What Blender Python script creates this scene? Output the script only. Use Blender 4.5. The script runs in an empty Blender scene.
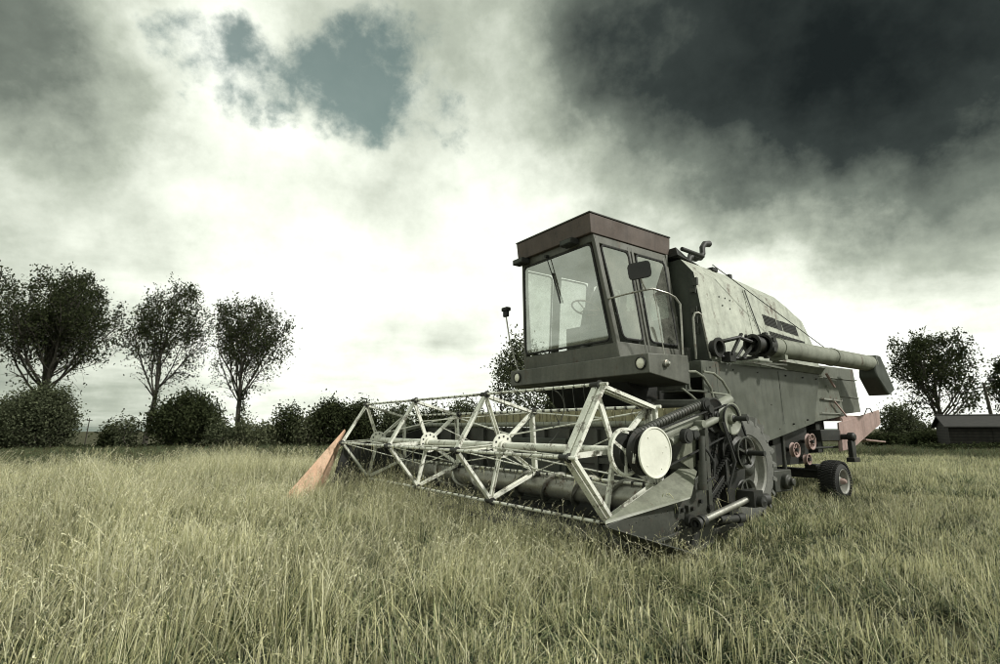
import bpy, math, random
import numpy as np
from mathutils import Vector, Matrix, Euler

R = math.radians
rnd = random.Random(7)
rng = np.random.default_rng(11)
sc = bpy.context.scene
COL = sc.collection

# ------------------------------------------------------------------ helpers
def tag(o, label=None, cat=None, group=None, kind=None):
    if label: o['label'] = label
    if cat: o['category'] = cat
    if group: o['group'] = group
    if kind: o['kind'] = kind
    return o

def empty(name, loc=(0, 0, 0), rz=0, parent=None):
    o = bpy.data.objects.new(name, None)
    COL.objects.link(o)
    o.location = loc
    o.rotation_euler = (0, 0, rz)
    o.empty_display_size = .3
    if parent: o.parent = parent
    return o

def frame_of(d):
    d = Vector(d).normalized()
    a = Vector((0, 0, 1)) if abs(d.z) < .9 else Vector((1, 0, 0))
    s = d.cross(a).normalized()
    t = s.cross(d).normalized()
    return d, s, t

class MB:
    def __init__(s):
        s.v = []; s.f = []; s.m = []; s.sm = []
    def add(s, vs, fs, mi=0, smooth=False):
        b = len(s.v)
        s.v += [tuple(p) for p in vs]
        for f in fs:
            s.f.append([b + i for i in f]); s.m.append(mi); s.sm.append(smooth)
    def hexa(s, p, mi=0):
        # p: 8 points, bottom loop 0-3 and top loop 4-7
        s.add(p, [(0, 3, 2, 1), (4, 5, 6, 7), (0, 1, 5, 4), (1, 2, 6, 5), (2, 3, 7, 6), (3, 0, 4, 7)], mi)
    def box(s, a, b, mi=0):
        x0, y0, z0 = a; x1, y1, z1 = b
        s.hexa([(x0, y0, z0), (x1, y0, z0), (x1, y1, z0), (x0, y1, z0), (x0, y0, z1), (x1, y0, z1), (x1, y1, z1), (x0, y1, z1)], mi)
    def bar(s, a, b, w, h, up=(0, 0, 1), mi=0):
        # rectangular bar: w across, h along up
        a = Vector(a); b = Vector(b); d = (b - a).normalized(); u = Vector(up)
        if abs(d.dot(u.normalized())) > .98: u = Vector((1, 0, 0))
        sd = d.cross(u).normalized(); t = sd.cross(d).normalized()
        P = []
        for e in (a, b):
            P += [e + sd * w / 2 * i + t * h / 2 * j for i, j in ((-1, -1), (1, -1), (1, 1), (-1, 1))]
        s.add(P, [(0, 1, 2, 3), (7, 6, 5, 4), (0, 4, 5, 1), (1, 5, 6, 2), (2, 6, 7, 3), (3, 7, 4, 0)], mi)
    def channel(s, a, b, w, depth, t=.006, up=(0, 0, 1), mi=0):
        # U profile, web facing 'up'
        a = Vector(a); b = Vector(b); d = (b - a).normalized(); u = Vector(up)
        sd = d.cross(u).normalized(); n = sd.cross(d).normalized()
        s.bar(a, b, w, t, up, mi)
        for k in (-1, 1):
            o = sd * (w / 2 - t / 2) * k - n * (depth / 2 + t/2)
            s.bar(a + o, b + o, t, depth, up, mi)
    def tube(s, pts, r, seg=10, cap=True, mi=0, smooth=True):
        pts = [Vector(p) for p in pts]
        n = len(pts)
        rs = r if isinstance(r, (list, tuple)) else [r] * n
        base = len(s.v)
        d0 = (pts[1] - pts[0]).normalized(); _, sd, t = frame_of(d0)
        V = []
        for i, p in enumerate(pts):
            d = (pts[min(i + 1, n - 1)] - pts[max(i - 1, 0)]).normalized()
            sd = (sd - d * sd.dot(d)).normalized(); t = sd.cross(d)
            for k in range(seg):
                a = 2 * math.pi * k / seg
                V.append(p + (sd * math.cos(a) + t * math.sin(a)) * rs[i])
        F = []
        for i in range(n - 1):
            for k in range(seg):
                F.append((i * seg + k, i * seg + (k + 1) % seg, (i + 1) * seg + (k + 1) % seg, (i + 1) * seg + k))
        s.add(V, F, mi, smooth)
        if cap:
            s.f.append([base + k for k in range(seg)][::-1]); s.m.append(mi); s.sm.append(False)
            s.f.append([base + (n - 1) * seg + k for k in range(seg)]); s.m.append(mi); s.sm.append(False)
    def lathe(s, c, axis, prof, seg=40, mi=0, smooth=True, closed=False):
        # prof: list of (offset along axis, radius)
        c = Vector(c); d, sd, t = frame_of(axis)
        V = []
        for (o, r) in prof:
            for k in range(seg):
                a = 2 * math.pi * k / seg
                V.append(c + d * o + (sd * math.cos(a) + t * math.sin(a)) * max(r, 1e-4))
        F = []; n = len(prof)
        for i in range(n if closed else n - 1):
            j = (i + 1) % n
            for k in range(seg):
                F.append((i * seg + k, j * seg + k, j * seg + (k + 1) % seg, i * seg + (k + 1) % seg))
        s.add(V, F, mi, smooth)
    def disc(s, c, axis, r, th, seg=36, mi=0):
        s.lathe(c, axis, [(-th / 2, 0), (-th / 2, r), (th / 2, r), (th / 2, 0)], seg, mi, False)
    def prism(s, poly, off, mi=0):
        # poly: list of 3D points, extruded by vector off
        n = len(poly); off = Vector(off)
        P = [Vector(p) for p in poly]; Q = [p + off for p in P]
        s.add(P + Q, [tuple(range(n))[::-1], tuple(range(n, 2 * n))] + [(i, (i + 1) % n, n + (i + 1) % n, n + i) for i in range(n)], mi)
    def build(s, name, mats, parent=None, bevel=0, label=None):
        me = bpy.data.meshes.new(name)
        me.from_pydata([tuple(p) for p in s.v], [], s.f)
        if not isinstance(mats, (list, tuple)): mats = [mats]
        for m in mats: me.materials.append(m)
        me.polygons.foreach_set('material_index', s.m)
        me.polygons.foreach_set('use_smooth', s.sm)
        me.update()
        import bmesh
        bm = bmesh.new(); bm.from_mesh(me)
        bmesh.ops.recalc_face_normals(bm, faces=bm.faces)
        bm.to_mesh(me); bm.free()
        me.set_sharp_from_angle(angle=R(38))
        o = bpy.data.objects.new(name, me); COL.objects.link(o)
        if parent: o.parent = parent
        if bevel:
            b = o.modifiers.new('bevel', 'BEVEL'); b.width = bevel; b.segments = 2
            b.limit_method = 'ANGLE'; b.angle_limit = R(40)
        if label: o['label'] = label
        return o

# ------------------------------------------------------------------ materials
def new_mat(name):
    m = bpy.data.materials.new(name); m.use_nodes = True
    nt = m.node_tree; nt.nodes.clear()
    out = nt.nodes.new('ShaderNodeOutputMaterial')
    return m, nt, out

def N(nt, t, **k):
    n = nt.nodes.new(t)
    for a, b in k.items():
        if a.startswith('i_'):
            key = a[2:]
            key = int(key) if key.isdigit() else key.replace('_', ' ')
            n.inputs[key].default_value = b
        else: setattr(n, a, b)
    return n

def ramp(nt, fac, stops):
    r = nt.nodes.new('ShaderNodeValToRGB')
    e = r.color_ramp.elements
    while len(e) < len(stops): e.new(.5)
    for i, (p, c) in enumerate(stops):
        e[i].position = p
        e[i].color = (c, c, c, 1) if isinstance(c, (int, float)) else (*c, 1)
    nt.links.new(fac, r.inputs[0])
    return r

def paint(name, base, worn, rust=(.075, .05, .034), rough=.5, rust_amt=.25, wear=.5, metal=0., scale=3., streak=True, bump=.42, mottle=(.70, 1.2)):
    m, nt, out = new_mat(name); L = nt.links.new
    tc = N(nt, 'ShaderNodeTexCoord')
    mp = N(nt, 'ShaderNodeMapping'); mp.inputs['Scale'].default_value = (1, 1, .35 if streak else 1)
    L(tc.outputs['Object'], mp.inputs[0])
    n1 = N(nt, 'ShaderNodeTexNoise', i_Scale=scale, i_Detail=8., i_Roughness=.65); L(mp.outputs[0], n1.inputs[0])
    n2 = N(nt, 'ShaderNodeTexNoise', i_Scale=scale * 7, i_Detail=9., i_Roughness=.7); L(tc.outputs['Object'], n2.inputs[0])
    n3 = N(nt, 'ShaderNodeTexNoise', i_Scale=scale * 1.7, i_Detail=10., i_Roughness=.75); L(mp.outputs[0], n3.inputs[0])
    r1 = ramp(nt, n1.outputs[0], [(.35, 0.), (.7, 1.)])
    mul = N(nt, 'ShaderNodeMath', operation='MULTIPLY'); L(r1.outputs[0], mul.inputs[0]); mul.inputs[1].default_value = wear
    mx = N(nt, 'ShaderNodeMix', data_type='RGBA'); L(mul.outputs[0], mx.inputs[0])
    mx.inputs[6].default_value = (*base, 1); mx.inputs[7].default_value = (*worn, 1)
    # fine mottling
    r2 = ramp(nt, n2.outputs[0], [(.3, mottle[0]), (.7, mottle[1])])
    mm = N(nt, 'ShaderNodeMix', data_type='RGBA', blend_type='MULTIPLY'); mm.inputs[0].default_value = .8
    L(mx.outputs[2], mm.inputs[6]); L(r2.outputs[0], mm.inputs[7])
    if streak:
        mp5 = N(nt, 'ShaderNodeMapping'); mp5.inputs['Scale'].default_value = (4.5, 4.5, .45); L(tc.outputs['Object'], mp5.inputs[0])
        n5 = N(nt, 'ShaderNodeTexNoise', i_Scale=1.6, i_Detail=7., i_Roughness=.6); L(mp5.outputs[0], n5.inputs[0])
        r5 = ramp(nt, n5.outputs[0], [(.34, .6), (.5, 1.), (.75, 1.12)])
        m5 = N(nt, 'ShaderNodeMix', data_type='RGBA', blend_type='MULTIPLY'); m5.inputs[0].default_value = .6
        L(mm.outputs[2], m5.inputs[6]); L(r5.outputs[0], m5.inputs[7]); mm = m5
    # rust patches and chips
    ad = N(nt, 'ShaderNodeMath', operation='MULTIPLY_ADD'); L(n2.outputs[0], ad.inputs[0]); ad.inputs[1].default_value = .45; L(n3.outputs[0], ad.inputs[2])
    t0 = 1.0 - rust_amt * .42
    r3 = ramp(nt, ad.outputs[0], [(min(t0, .96), 0.), (min(t0 + .09, .995), .85)])
    mr = N(nt, 'ShaderNodeMix', data_type='RGBA'); L(r3.outputs[0], mr.inputs[0]); L(mm.outputs[2], mr.inputs[6]); mr.inputs[7].default_value = (*rust, 1)
    b = N(nt, 'ShaderNodeBsdfPrincipled'); L(mr.outputs[2], b.inputs['Base Color'])
    rr = N(nt, 'ShaderNodeMapRange'); L(n2.outputs[0], rr.inputs[0]); rr.inputs[3].default_value = rough - .12; rr.inputs[4].default_value = rough + .2
    L(rr.outputs[0], b.inputs['Roughness'])
    b.inputs['Metallic'].default_value = metal
    # slightly buckled sheet metal, plus grain
    n4 = N(nt, 'ShaderNodeTexNoise', i_Scale=2.2, i_Detail=1.); L(tc.outputs['Object'], n4.inputs[0])
    bp = N(nt, 'ShaderNodeBump', i_Strength=bump, i_Distance=.12); L(n4.outputs[0], bp.inputs['Height'])
    bp2 = N(nt, 'ShaderNodeBump', i_Strength=.25, i_Distance=.004); L(n2.outputs[0], bp2.inputs['Height']); L(bp.outputs[0], bp2.inputs['Normal'])
    L(bp2.outputs[0], b.inputs['Normal'])
    L(b.outputs[0], out.inputs[0])
    return m

M = {}
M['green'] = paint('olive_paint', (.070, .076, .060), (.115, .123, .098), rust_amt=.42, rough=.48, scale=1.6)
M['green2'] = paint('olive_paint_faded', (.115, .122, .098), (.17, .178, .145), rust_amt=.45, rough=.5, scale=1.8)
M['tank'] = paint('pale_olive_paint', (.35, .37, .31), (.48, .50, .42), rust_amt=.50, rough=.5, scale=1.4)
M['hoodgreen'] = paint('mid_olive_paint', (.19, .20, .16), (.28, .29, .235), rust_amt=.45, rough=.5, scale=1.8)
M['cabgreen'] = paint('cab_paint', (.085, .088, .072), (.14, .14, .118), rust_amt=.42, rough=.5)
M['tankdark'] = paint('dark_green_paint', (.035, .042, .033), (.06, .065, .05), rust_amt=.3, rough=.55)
M['brown'] = paint('faded_red_brown', (.074, .054, .044), (.125, .096, .080), rust=(.045, .034, .028), rust_amt=.5, rough=.6)
M['white'] = paint('reel_white', (.80, .81, .73), (.60, .60, .52), rust=(.12, .10, .075), rust_amt=.60, rough=.4, wear=.7, scale=4, streak=False, mottle=(.86, 1.08))
M['disc'] = paint('disc_white', (.74, .745, .66), (.60, .60, .52), rust_amt=.2, rough=.4, scale=3, streak=False, mottle=(.9, 1.05))
M['orange'] = paint('orange_paint', (.62, .38, .25), (.72, .56, .42), rust=(.30, .2, .13), rust_amt=.5, rough=.6, scale=4)
M['pink'] = paint('faded_red', (.32, .22, .195), (.38, .29, .26), rust_amt=.35, rough=.6, scale=2.5)
M['dark'] = paint('grimy_metal', (.013, .014, .012), (.032, .033, .027), rust=(.035, .025, .018), rust_amt=.5, rough=.55, scale=6, streak=False)
M['mid'] = paint('grimy_green', (.034, .037, .03), (.085, .086, .072), rust=(.045, .034, .026), rust_amt=.5, rough=.5, scale=5, streak=False)
M['divider'] = paint('divider_green', (.15, .16, .12), (.24, .245, .19), rust_amt=.42, rough=.45, scale=4)
M['steel'] = paint('bare_steel', (.42, .42, .38), (.25, .24, .2), rust=(.14, .08, .045), rust_amt=.5, rough=.38, metal=.75, scale=6, streak=False)
M['auger'] = paint('auger_steel', (.34, .34, .3), (.2, .19, .16), rust=(.10, .06, .035), rust_amt=.55, rough=.35, metal=.6, scale=4, streak=False)
M['straw_sheet'] = paint('dusty_sheet', (.30, .28, .17), (.20, .18, .11), rust=(.12, .08, .05), rust_amt=.5, rough=.7, scale=5)
M['rubber'] = paint('black_rubber', (.016, .017, .016), (.035, .035, .03), rust=(.05, .045, .035), rust_amt=.2, rough=.75, scale=6, streak=False, bump=.0)
M['dustrubber'] = paint('dusty_rubber', (.10, .102, .092), (.17, .17, .15), rust=(.04, .04, .035), rust_amt=.3, rough=.85, scale=5, streak=False, bump=.0)
M['rim'] = paint('rim_grey', (.26, .26, .23), (.18, .18, .16), rust_amt=.45, rough=.5, scale=6, streak=False)
M['seatmat'] = paint('seat_vinyl', (.10, .10, .085), (.16, .155, .13), rust_amt=.2, rough=.6, scale=5)

def glass_mat():
    m, nt, out = new_mat('dusty_glass'); L = nt.links.new
    tc = N(nt, 'ShaderNodeTexCoord')
    n = N(nt, 'ShaderNodeTexNoise', i_Scale=2.2, i_Detail=7., i_Roughness=.65); L(tc.outputs['Object'], n.inputs[0])
    tr = N(nt, 'ShaderNodeBsdfTransparent'); tr.inputs[0].default_value = (.86, .9, .86, 1)
    gl = N(nt, 'ShaderNodeBsdfGlossy', i_Roughness=.03); gl.inputs[0].default_value = (.9, .95, .9, 1)
    df = N(nt, 'ShaderNodeBsdfDiffuse'); df.inputs[0].default_value = (.5, .5, .43, 1)
    lw = N(nt, 'ShaderNodeLayerWeight', i_Blend=.5); fr = N(nt, 'ShaderNodeMath', operation='POWER'); L(lw.outputs['Facing'], fr.inputs[0]); fr.inputs[1].default_value = 3.
    ms = N(nt, 'ShaderNodeMath', operation='MULTIPLY_ADD'); L(fr.outputs[0], ms.inputs[0]); ms.inputs[1].default_value = .9; ms.inputs[2].default_value = .32; ms.use_clamp = True
    m1 = N(nt, 'ShaderNodeMixShader'); L(ms.outputs[0], m1.inputs[0]); L(tr.outputs[0], m1.inputs[1]); L(gl.outputs[0], m1.inputs[2])
    r = ramp(nt, n.outputs[0], [(.38, .04), (.72, .30)])
    m2 = N(nt, 'ShaderNodeMixShader'); L(r.outputs[0], m2.inputs[0]); L(m1.outputs[0], m2.inputs[1]); L(df.outputs[0], m2.inputs[2])
    L(m2.outputs[0], out.inputs[0])
    return m
M['glass'] = glass_mat()

def lens_mat():
    m, nt, out = new_mat('lamp_lens'); L = nt.links.new
    b = N(nt, 'ShaderNodeBsdfPrincipled'); b.inputs['Base Color'].default_value = (.8, .78, .66, 1)
    b.inputs['Roughness'].default_value = .15; b.inputs['Coat Weight'].default_value = .8
    w = N(nt, 'ShaderNodeTexWave', i_Scale=25.); tc = N(nt, 'ShaderNodeTexCoord'); L(tc.outputs['Object'], w.inputs[0])
    bp = N(nt, 'ShaderNodeBump', i_Strength=.3, i_Distance=.004); L(w.outputs[1], bp.inputs['Height']); L(bp.outputs[0], b.inputs['Normal'])
    L(b.outputs[0], out.inputs[0]); return m
M['lens'] = lens_mat()

def leaf_mat(name, c0, c1, rough=.7):
    m, nt, out = new_mat(name); L = nt.links.new
    g = N(nt, 'ShaderNodeNewGeometry')
    cr = N(nt, 'ShaderNodeAttribute', attribute_name='rnd')
    mx = N(nt, 'ShaderNodeMix', data_type='RGBA'); L(cr.outputs['Fac'], mx.inputs[0])
    mx.inputs[6].default_value = (*c0, 1); mx.inputs[7].default_value = (*c1, 1)
    d = N(nt, 'ShaderNodeBsdfDiffuse'); t = N(nt, 'ShaderNodeBsdfTranslucent')
    L(mx.outputs[2], d.inputs[0]); L(mx.outputs[2], t.inputs[0])
    ms = N(nt, 'ShaderNodeMixShader'); ms.inputs[0].default_value = .3; L(d.outputs[0], ms.inputs[1]); L(t.outputs[0], ms.inputs[2])
    L(ms.outputs[0], out.inputs[0]); return m
M['leaf'] = leaf_mat('leaf_dark', (.022, .028, .014), (.055, .065, .032))
M['leaf2'] = leaf_mat('leaf_bush', (.035, .042, .024), (.12, .135, .08))
M['leaf3'] = leaf_mat('leaf_pale', (.07, .08, .045), (.14, .15, .09))
def bark_mat():
    m, nt, out = new_mat('bark'); L = nt.links.new
    tc = N(nt, 'ShaderNodeTexCoord'); mp = N(nt, 'ShaderNodeMapping'); mp.inputs['Scale'].default_value = (6, 6, 1); L(tc.outputs['Object'], mp.inputs[0])
    n = N(nt, 'ShaderNodeTexNoise', i_Scale=3., i_Detail=6.); L(mp.outputs[0], n.inputs[0])
    r = ramp(nt, n.outputs[0], [(.3, (.022, .02, .015)), (.7, (.075, .068, .052))])
    b = N(nt, 'ShaderNodeBsdfPrincipled', i_Roughness=.9); L(r.outputs[0], b.inputs[0])
    bp = N(nt, 'ShaderNodeBump', i_Strength=.6, i_Distance=.05); L(n.outputs[0], bp.inputs['Height']); L(bp.outputs[0], b.inputs['Normal'])
    L(b.outputs[0], out.inputs[0]); return m
M['bark'] = bark_mat()

def grass_mat():
    m, nt, out = new_mat('grass_blades'); L = nt.links.new
    a = N(nt, 'ShaderNodeAttribute', attribute_name='Col')
    oi = N(nt, 'ShaderNodeObjectInfo')
    geo = N(nt, 'ShaderNodeNewGeometry')
    n = N(nt, 'ShaderNodeTexNoise', i_Scale=.45, i_Detail=4.); L(geo.outputs['Position'], n.inputs[0])
    hsv = N(nt, 'ShaderNodeHueSaturation'); L(a.outputs['Color'], hsv.inputs['Color'])
    mr = N(nt, 'ShaderNodeMapRange'); L(oi.outputs['Random'], mr.inputs[0]); mr.inputs[3].default_value = .66; mr.inputs[4].default_value = 1.12
    mr2 = N(nt, 'ShaderNodeMapRange'); L(n.outputs[0], mr2.inputs[0]); mr2.inputs[1].default_value = .3; mr2.inputs[2].default_value = .7; mr2.inputs[3].default_value = .78; mr2.inputs[4].default_value = 1.2
    mu = N(nt, 'ShaderNodeMath', operation='MULTIPLY'); L(mr.outputs[0], mu.inputs[0]); L(mr2.outputs[0], mu.inputs[1])
    L(mu.outputs[0], hsv.inputs['Value'])
    hsv.inputs['Saturation'].default_value = 1.08
    d = N(nt, 'ShaderNodeBsdfPrincipled', i_Roughness=.55); d.inputs['Specular IOR Level'].default_value = .3
    t = N(nt, 'ShaderNodeBsdfTranslucent'); L(hsv.outputs[0], d.inputs[0]); L(hsv.outputs[0], t.inputs[0])
    ms = N(nt, 'ShaderNodeMixShader'); ms.inputs[0].default_value = .28; L(d.outputs[0], ms.inputs[1]); L(t.outputs[0], ms.inputs[2])
    L(ms.outputs[0], out.inputs[0]); return m
M['grass'] = grass_mat()

def ground_mat():
    m, nt, out = new_mat('field_soil'); L = nt.links.new
    geo = N(nt, 'ShaderNodeNewGeometry')
    n = N(nt, 'ShaderNodeTexNoise', i_Scale=.6, i_Detail=8.); L(geo.outputs['Position'], n.inputs[0])
    n2 = N(nt, 'ShaderNodeTexNoise', i_Scale=30., i_Detail=6.); L(geo.outputs['Position'], n2.inputs[0])
    r = ramp(nt, n.outputs[0], [(.3, (.035, .036, .02)), (.7, (.085, .085, .05))])
    r2 = ramp(nt, n2.outputs[0], [(.3, .6), (.7, 1.3)])
    mx = N(nt, 'ShaderNodeMix', data_type='RGBA', blend_type='MULTIPLY'); mx.inputs[0].default_value = 1; L(r.outputs[0], mx.inputs[6]); L(r2.outputs[0], mx.inputs[7])
    b = N(nt, 'ShaderNodeBsdfPrincipled', i_Roughness=1.); b.inputs['Specular IOR Level'].default_value = .05; L(mx.outputs[2], b.inputs[0])
    bp = N(nt, 'ShaderNodeBump', i_Strength=.8, i_Distance=.04); L(n2.outputs[0], bp.inputs['Height']); L(bp.outputs[0], b.inputs['Normal'])
    L(b.outputs[0], out.inputs[0]); return m
M['ground'] = ground_mat()

# ------------------------------------------------------------------ camera
H = 1.25
cam = bpy.data.cameras.new('camera'); co = bpy.data.objects.new('camera', cam); COL.objects.link(co)
cam.sensor_width = 36; cam.lens = 36 * .5366; cam.clip_start = .05; cam.clip_end = 6000
co.location = (0, 0, H); co.rotation_euler = (R(90) + .1752, 0, 0)
sc.camera = co

# ------------------------------------------------------------------ world and sun
SUN_EL, SUN_AZ = R(42), math.atan2(.80, -.42)   # azimuth measured from +Y towards +X
STR = .1
def build_world():
    w = bpy.data.worlds.new('World'); sc.world = w; w.use_nodes = True
    nt = w.node_tree; nt.nodes.clear(); L = nt.links.new
    out = N(nt, 'ShaderNodeOutputWorld'); bg = N(nt, 'ShaderNodeBackground'); bg.inputs[1].default_value = STR
    L(bg.outputs[0], out.inputs[0])
    sky = N(nt, 'ShaderNodeTexSky'); sky.sky_type = 'NISHITA'; sky.sun_disc = False
    sky.sun_elevation = SUN_EL; sky.sun_rotation = SUN_AZ; sky.air_density = 1.; sky.dust_density = 1.5
    tc = N(nt, 'ShaderNodeTexCoord')
    D = tc.outputs['Generated']
    sp = N(nt, 'ShaderNodeSeparateXYZ'); L(D, sp.inputs[0])
    def MA(op, a, b=None, c=None, clamp=False):
        n = N(nt, 'ShaderNodeMath', operation=op); n.use_clamp = clamp
        for i, x in enumerate((a, b, c)):
            if x is None: continue
            if isinstance(x, (int, float)): n.inputs[i].default_value = x
            else: L(x, n.inputs[i])
        return n.outputs[0]
    zc = MA('MAXIMUM', sp.outputs[2], 0.)
    za = MA('ADD', zc, .16)
    qx = MA('DIVIDE', sp.outputs[0], za); qy = MA('DIVIDE', sp.outputs[1], za)
    cq = N(nt, 'ShaderNodeCombineXYZ'); L(qx, cq.inputs[0]); L(qy, cq.inputs[1])
    def noise(vec, scale, detail=8., rough=.55, off=(0, 0, 0), dist=0.):
        mp = N(nt, 'ShaderNodeMapping'); L(vec, mp.inputs[0]); mp.inputs['Location'].default_value = off
        n = N(nt, 'ShaderNodeTexNoise', i_Scale=scale, i_Detail=detail, i_Roughness=rough, i_Distortion=dist); L(mp.outputs[0], n.inputs[0])
        return n
    nA = noise(cq.outputs[0], 1.15, 9., .56, (3.1, 1.7, 0), .25)
    nB = noise(D, 5.0, 9., .6, (.4, 2.2, 5.))
    nC = noise(D, 13.0, 9., .65, (7, 1, 2))
    # domain warp of the direction for ragged cloud edges
    nW = noise(D, 3.2, 7., .62, (1, 5, 9))
    vs = N(nt, 'ShaderNodeVectorMath', operation='SUBTRACT'); L(nW.outputs['Color'], vs.inputs[0]); vs.inputs[1].default_value = (.5, .5, .5)
    vm = N(nt, 'ShaderNodeVectorMath', operation='SCALE'); L(vs.outputs[0], vm.inputs[0]); vm.inputs['Scale'].default_value = .30
    va = N(nt, 'ShaderNodeVectorMath', operation='ADD'); L(D, va.inputs[0]); L(vm.outputs[0], va.inputs[1])
    vn = N(nt, 'ShaderNodeVectorMath', operation='NORMALIZE'); L(va.outputs[0], vn.inputs[0])
    WD = vn.outputs[0]
    def dirpx(x, y):
        X = (x - 500) / 536.6; Y = -(y - 332) / 536.6; c, s = math.cos(.1752), math.sin(.1752)
        return Vector((X, c - Y * s, s + Y * c)).normalized()
    def blob(x, y, inner, outer, amp, vec=WD):
        d = N(nt, 'ShaderNodeVectorMath', operation='DOT_PRODUCT'); L(vec, d.inputs[0]); d.inputs[1].default_value = dirpx(x, y)
        m = N(nt, 'ShaderNodeMapRange', interpolation_type='SMOOTHSTEP'); L(d.outputs['Value'], m.inputs[0])
        m.inputs[1].default_value = math.cos(R(outer)); m.inputs[2].default_value = math.cos(R(inner))
        m.inputs[3].default_value = 0; m.inputs[4].default_value = amp
        return m.outputs[0]
    T = MA('MULTIPLY_ADD', nA.outputs[0], .55, .47)
    T = MA('ADD', T, MA('MULTIPLY_ADD', nB.outputs[0], .42, -.21))
    T = MA('ADD', T, MA('MULTIPLY_ADD', nC.outputs[0], .16, -.08))
    BL = globals().get('SKY_BLOBS')
    for b in BL: T = MA('ADD', T, blob(*b))
    # brighter towards the horizon
    hz = N(nt, 'ShaderNodeMapRange', interpolation_type='SMOOTHSTEP'); L(sp.outputs[2], hz.inputs[0]); hz.inputs[1].default_value = .42; hz.inputs[2].default_value = .0; hz.inputs[3].default_value = 0; hz.inputs[4].default_value = .09
    T = MA('ADD', T, hz.outputs[0])
    cr = ramp(nt, T, SKY_RAMP)
    sc10 = N(nt, 'ShaderNodeVectorMath', operation='SCALE'); L(cr.outputs[0], sc10.inputs[0]); sc10.inputs['Scale'].default_value = 1 / STR
    # gap in the cloud where the blue shows
    g = None
    for b in HOLES:
        x = blob(*b); g = x if g is None else MA('MAXIMUM', g, x)
    nD = noise(D, 26.0, 8., .6, (2, 8, 3), .6)
    g = MA('ADD', g, MA('MULTIPLY_ADD', nC.outputs[0], 1.15, -.575)); g = MA('ADD', g, MA('MULTIPLY_ADD', nD.outputs[0], .45, -.225))
    g = MA('ADD', g, MA('MULTIPLY_ADD', nB.outputs[0], 1.0, -.5))
    gm = N(nt, 'ShaderNodeMapRange', interpolation_type='SMOOTHSTEP'); L(g, gm.inputs[0]); gm.inputs[1].default_value = .34; gm.inputs[2].default_value = .92; gm.inputs[4].default_value = .9
    skc = N(nt, 'ShaderNodeMix', data_type='RGBA', blend_type='MULTIPLY'); skc.inputs[0].default_value = 1; L(sky.outputs[0], skc.inputs[6]); skc.inputs[7].default_value = SKY_TINT
    mx = N(nt, 'ShaderNodeMix', data_type='RGBA'); L(gm.outputs[0], mx.inputs[0]); L(sc10.outputs[0], mx.inputs[6]); L(skc.outputs[2], mx.inputs[7])
    L(mx.outputs[2], bg.inputs[0])

SKY_TINT = (1.22, 1.16, .66, 1)
SKY_RAMP = [(0., (.011, .015, .015)), (.22, (.034, .043, .040)), (.46, (.16, .185, .155)), (.66, (.41, .45, .37)), (.84, (.76, .80, .69)), (1., (1.05, 1.08, .98))]
SKY_BLOBS = [(990, -50, 1, 38, -.40), (760, 0, 1, 26, -.20), (1010, 120, 1, 18, -.14), (820, 130, 1, 13, -.10), (620, 150, 1, 14, -.06), (640, 30, 1, 12, -.06),
             (-20, -20, 1, 16, -.34), (10, 80, 1, 8, -.05), (170, 190, 2, 22, .15), (280, 260, 2, 16, .07), (1010, -40, 1, 20, -.05), (190, 10, 1, 9, .10), (400, 210, 2, 14, .04), (540, 330, 4, 30, .05), (520, 40, 1, 13, -.10),
             (680, 290, 3, 24, .14), (960, 330, 4, 25, .27), (0, 380, 3, 20, -.16)]
HOLES = [(378, 82, 1, 9.4, .82), (330, 62, 1, 6.5, .72), (295, 75, 1, 5.5, .66), (252, 64, 0, 6, .68), (200, 50, 0, 4.5, .56), (428, 118, 1, 6, .66)]
build_world()
sl = bpy.data.lights.new('sun', 'SUN'); so = bpy.data.objects.new('sun', sl); COL.objects.link(so)
sl.energy = 3.2; sl.angle = R(4); sl.color = (1., .975, .92)
sdir = Vector((math.sin(SUN_AZ) * math.cos(SUN_EL), math.cos(SUN_AZ) * math.cos(SUN_EL), math.sin(SUN_EL)))
so.rotation_euler = sdir.to_track_quat('Z', 'Y').to_euler()

sc.view_settings.view_transform = 'Standard'; sc.view_settings.look = 'None'
sc.view_settings.gamma = 1; sc.view_settings.exposure = 0.3
sc.cycles.max_bounces = 8; sc.cycles.transparent_max_bounces = 12
sc.cycles.use_denoising = True; sc.cycles.filter_width = 1.05

# ------------------------------------------------------------------ ground
def gz(x, y):
    d = math.hypot(x, y)
    return -.015 * max(0., d - 14) if d < 60 else -.69 - .009 * (min(d, 900) - 60)

def build_ground():
    V = [(0, 0, 0)]; F = []
    rings = [0.7, 1.5, 2.5, 4, 6, 8, 11, 14, 18, 23, 29, 36, 45, 60, 90, 150, 260, 450, 900, 1800, 3500]
    seg = 96
    for r in rings:
        for k in range(seg):
            a = 2 * math.pi * k / seg
            x, y = r * math.cos(a), r * math.sin(a)
            V.append((x, y, gz(x, y) + (.02 * math.sin(x * 1.7) * math.cos(y * 1.3) if r < 60 else 0)))
    for k in range(seg): F.append((0, 1 + k, 1 + (k + 1) % seg))
    for i in range(len(rings) - 1):
        for k in range(seg):
            a = 1 + i * seg + k; b = 1 + i * seg + (k + 1) % seg
            F.append((a, a + seg, b + seg, b))
    mb = MB(); mb.add(V, F, 0, True)
    o = mb.build('ground', M['ground']); tag(o, kind='structure')
build_ground()

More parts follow.
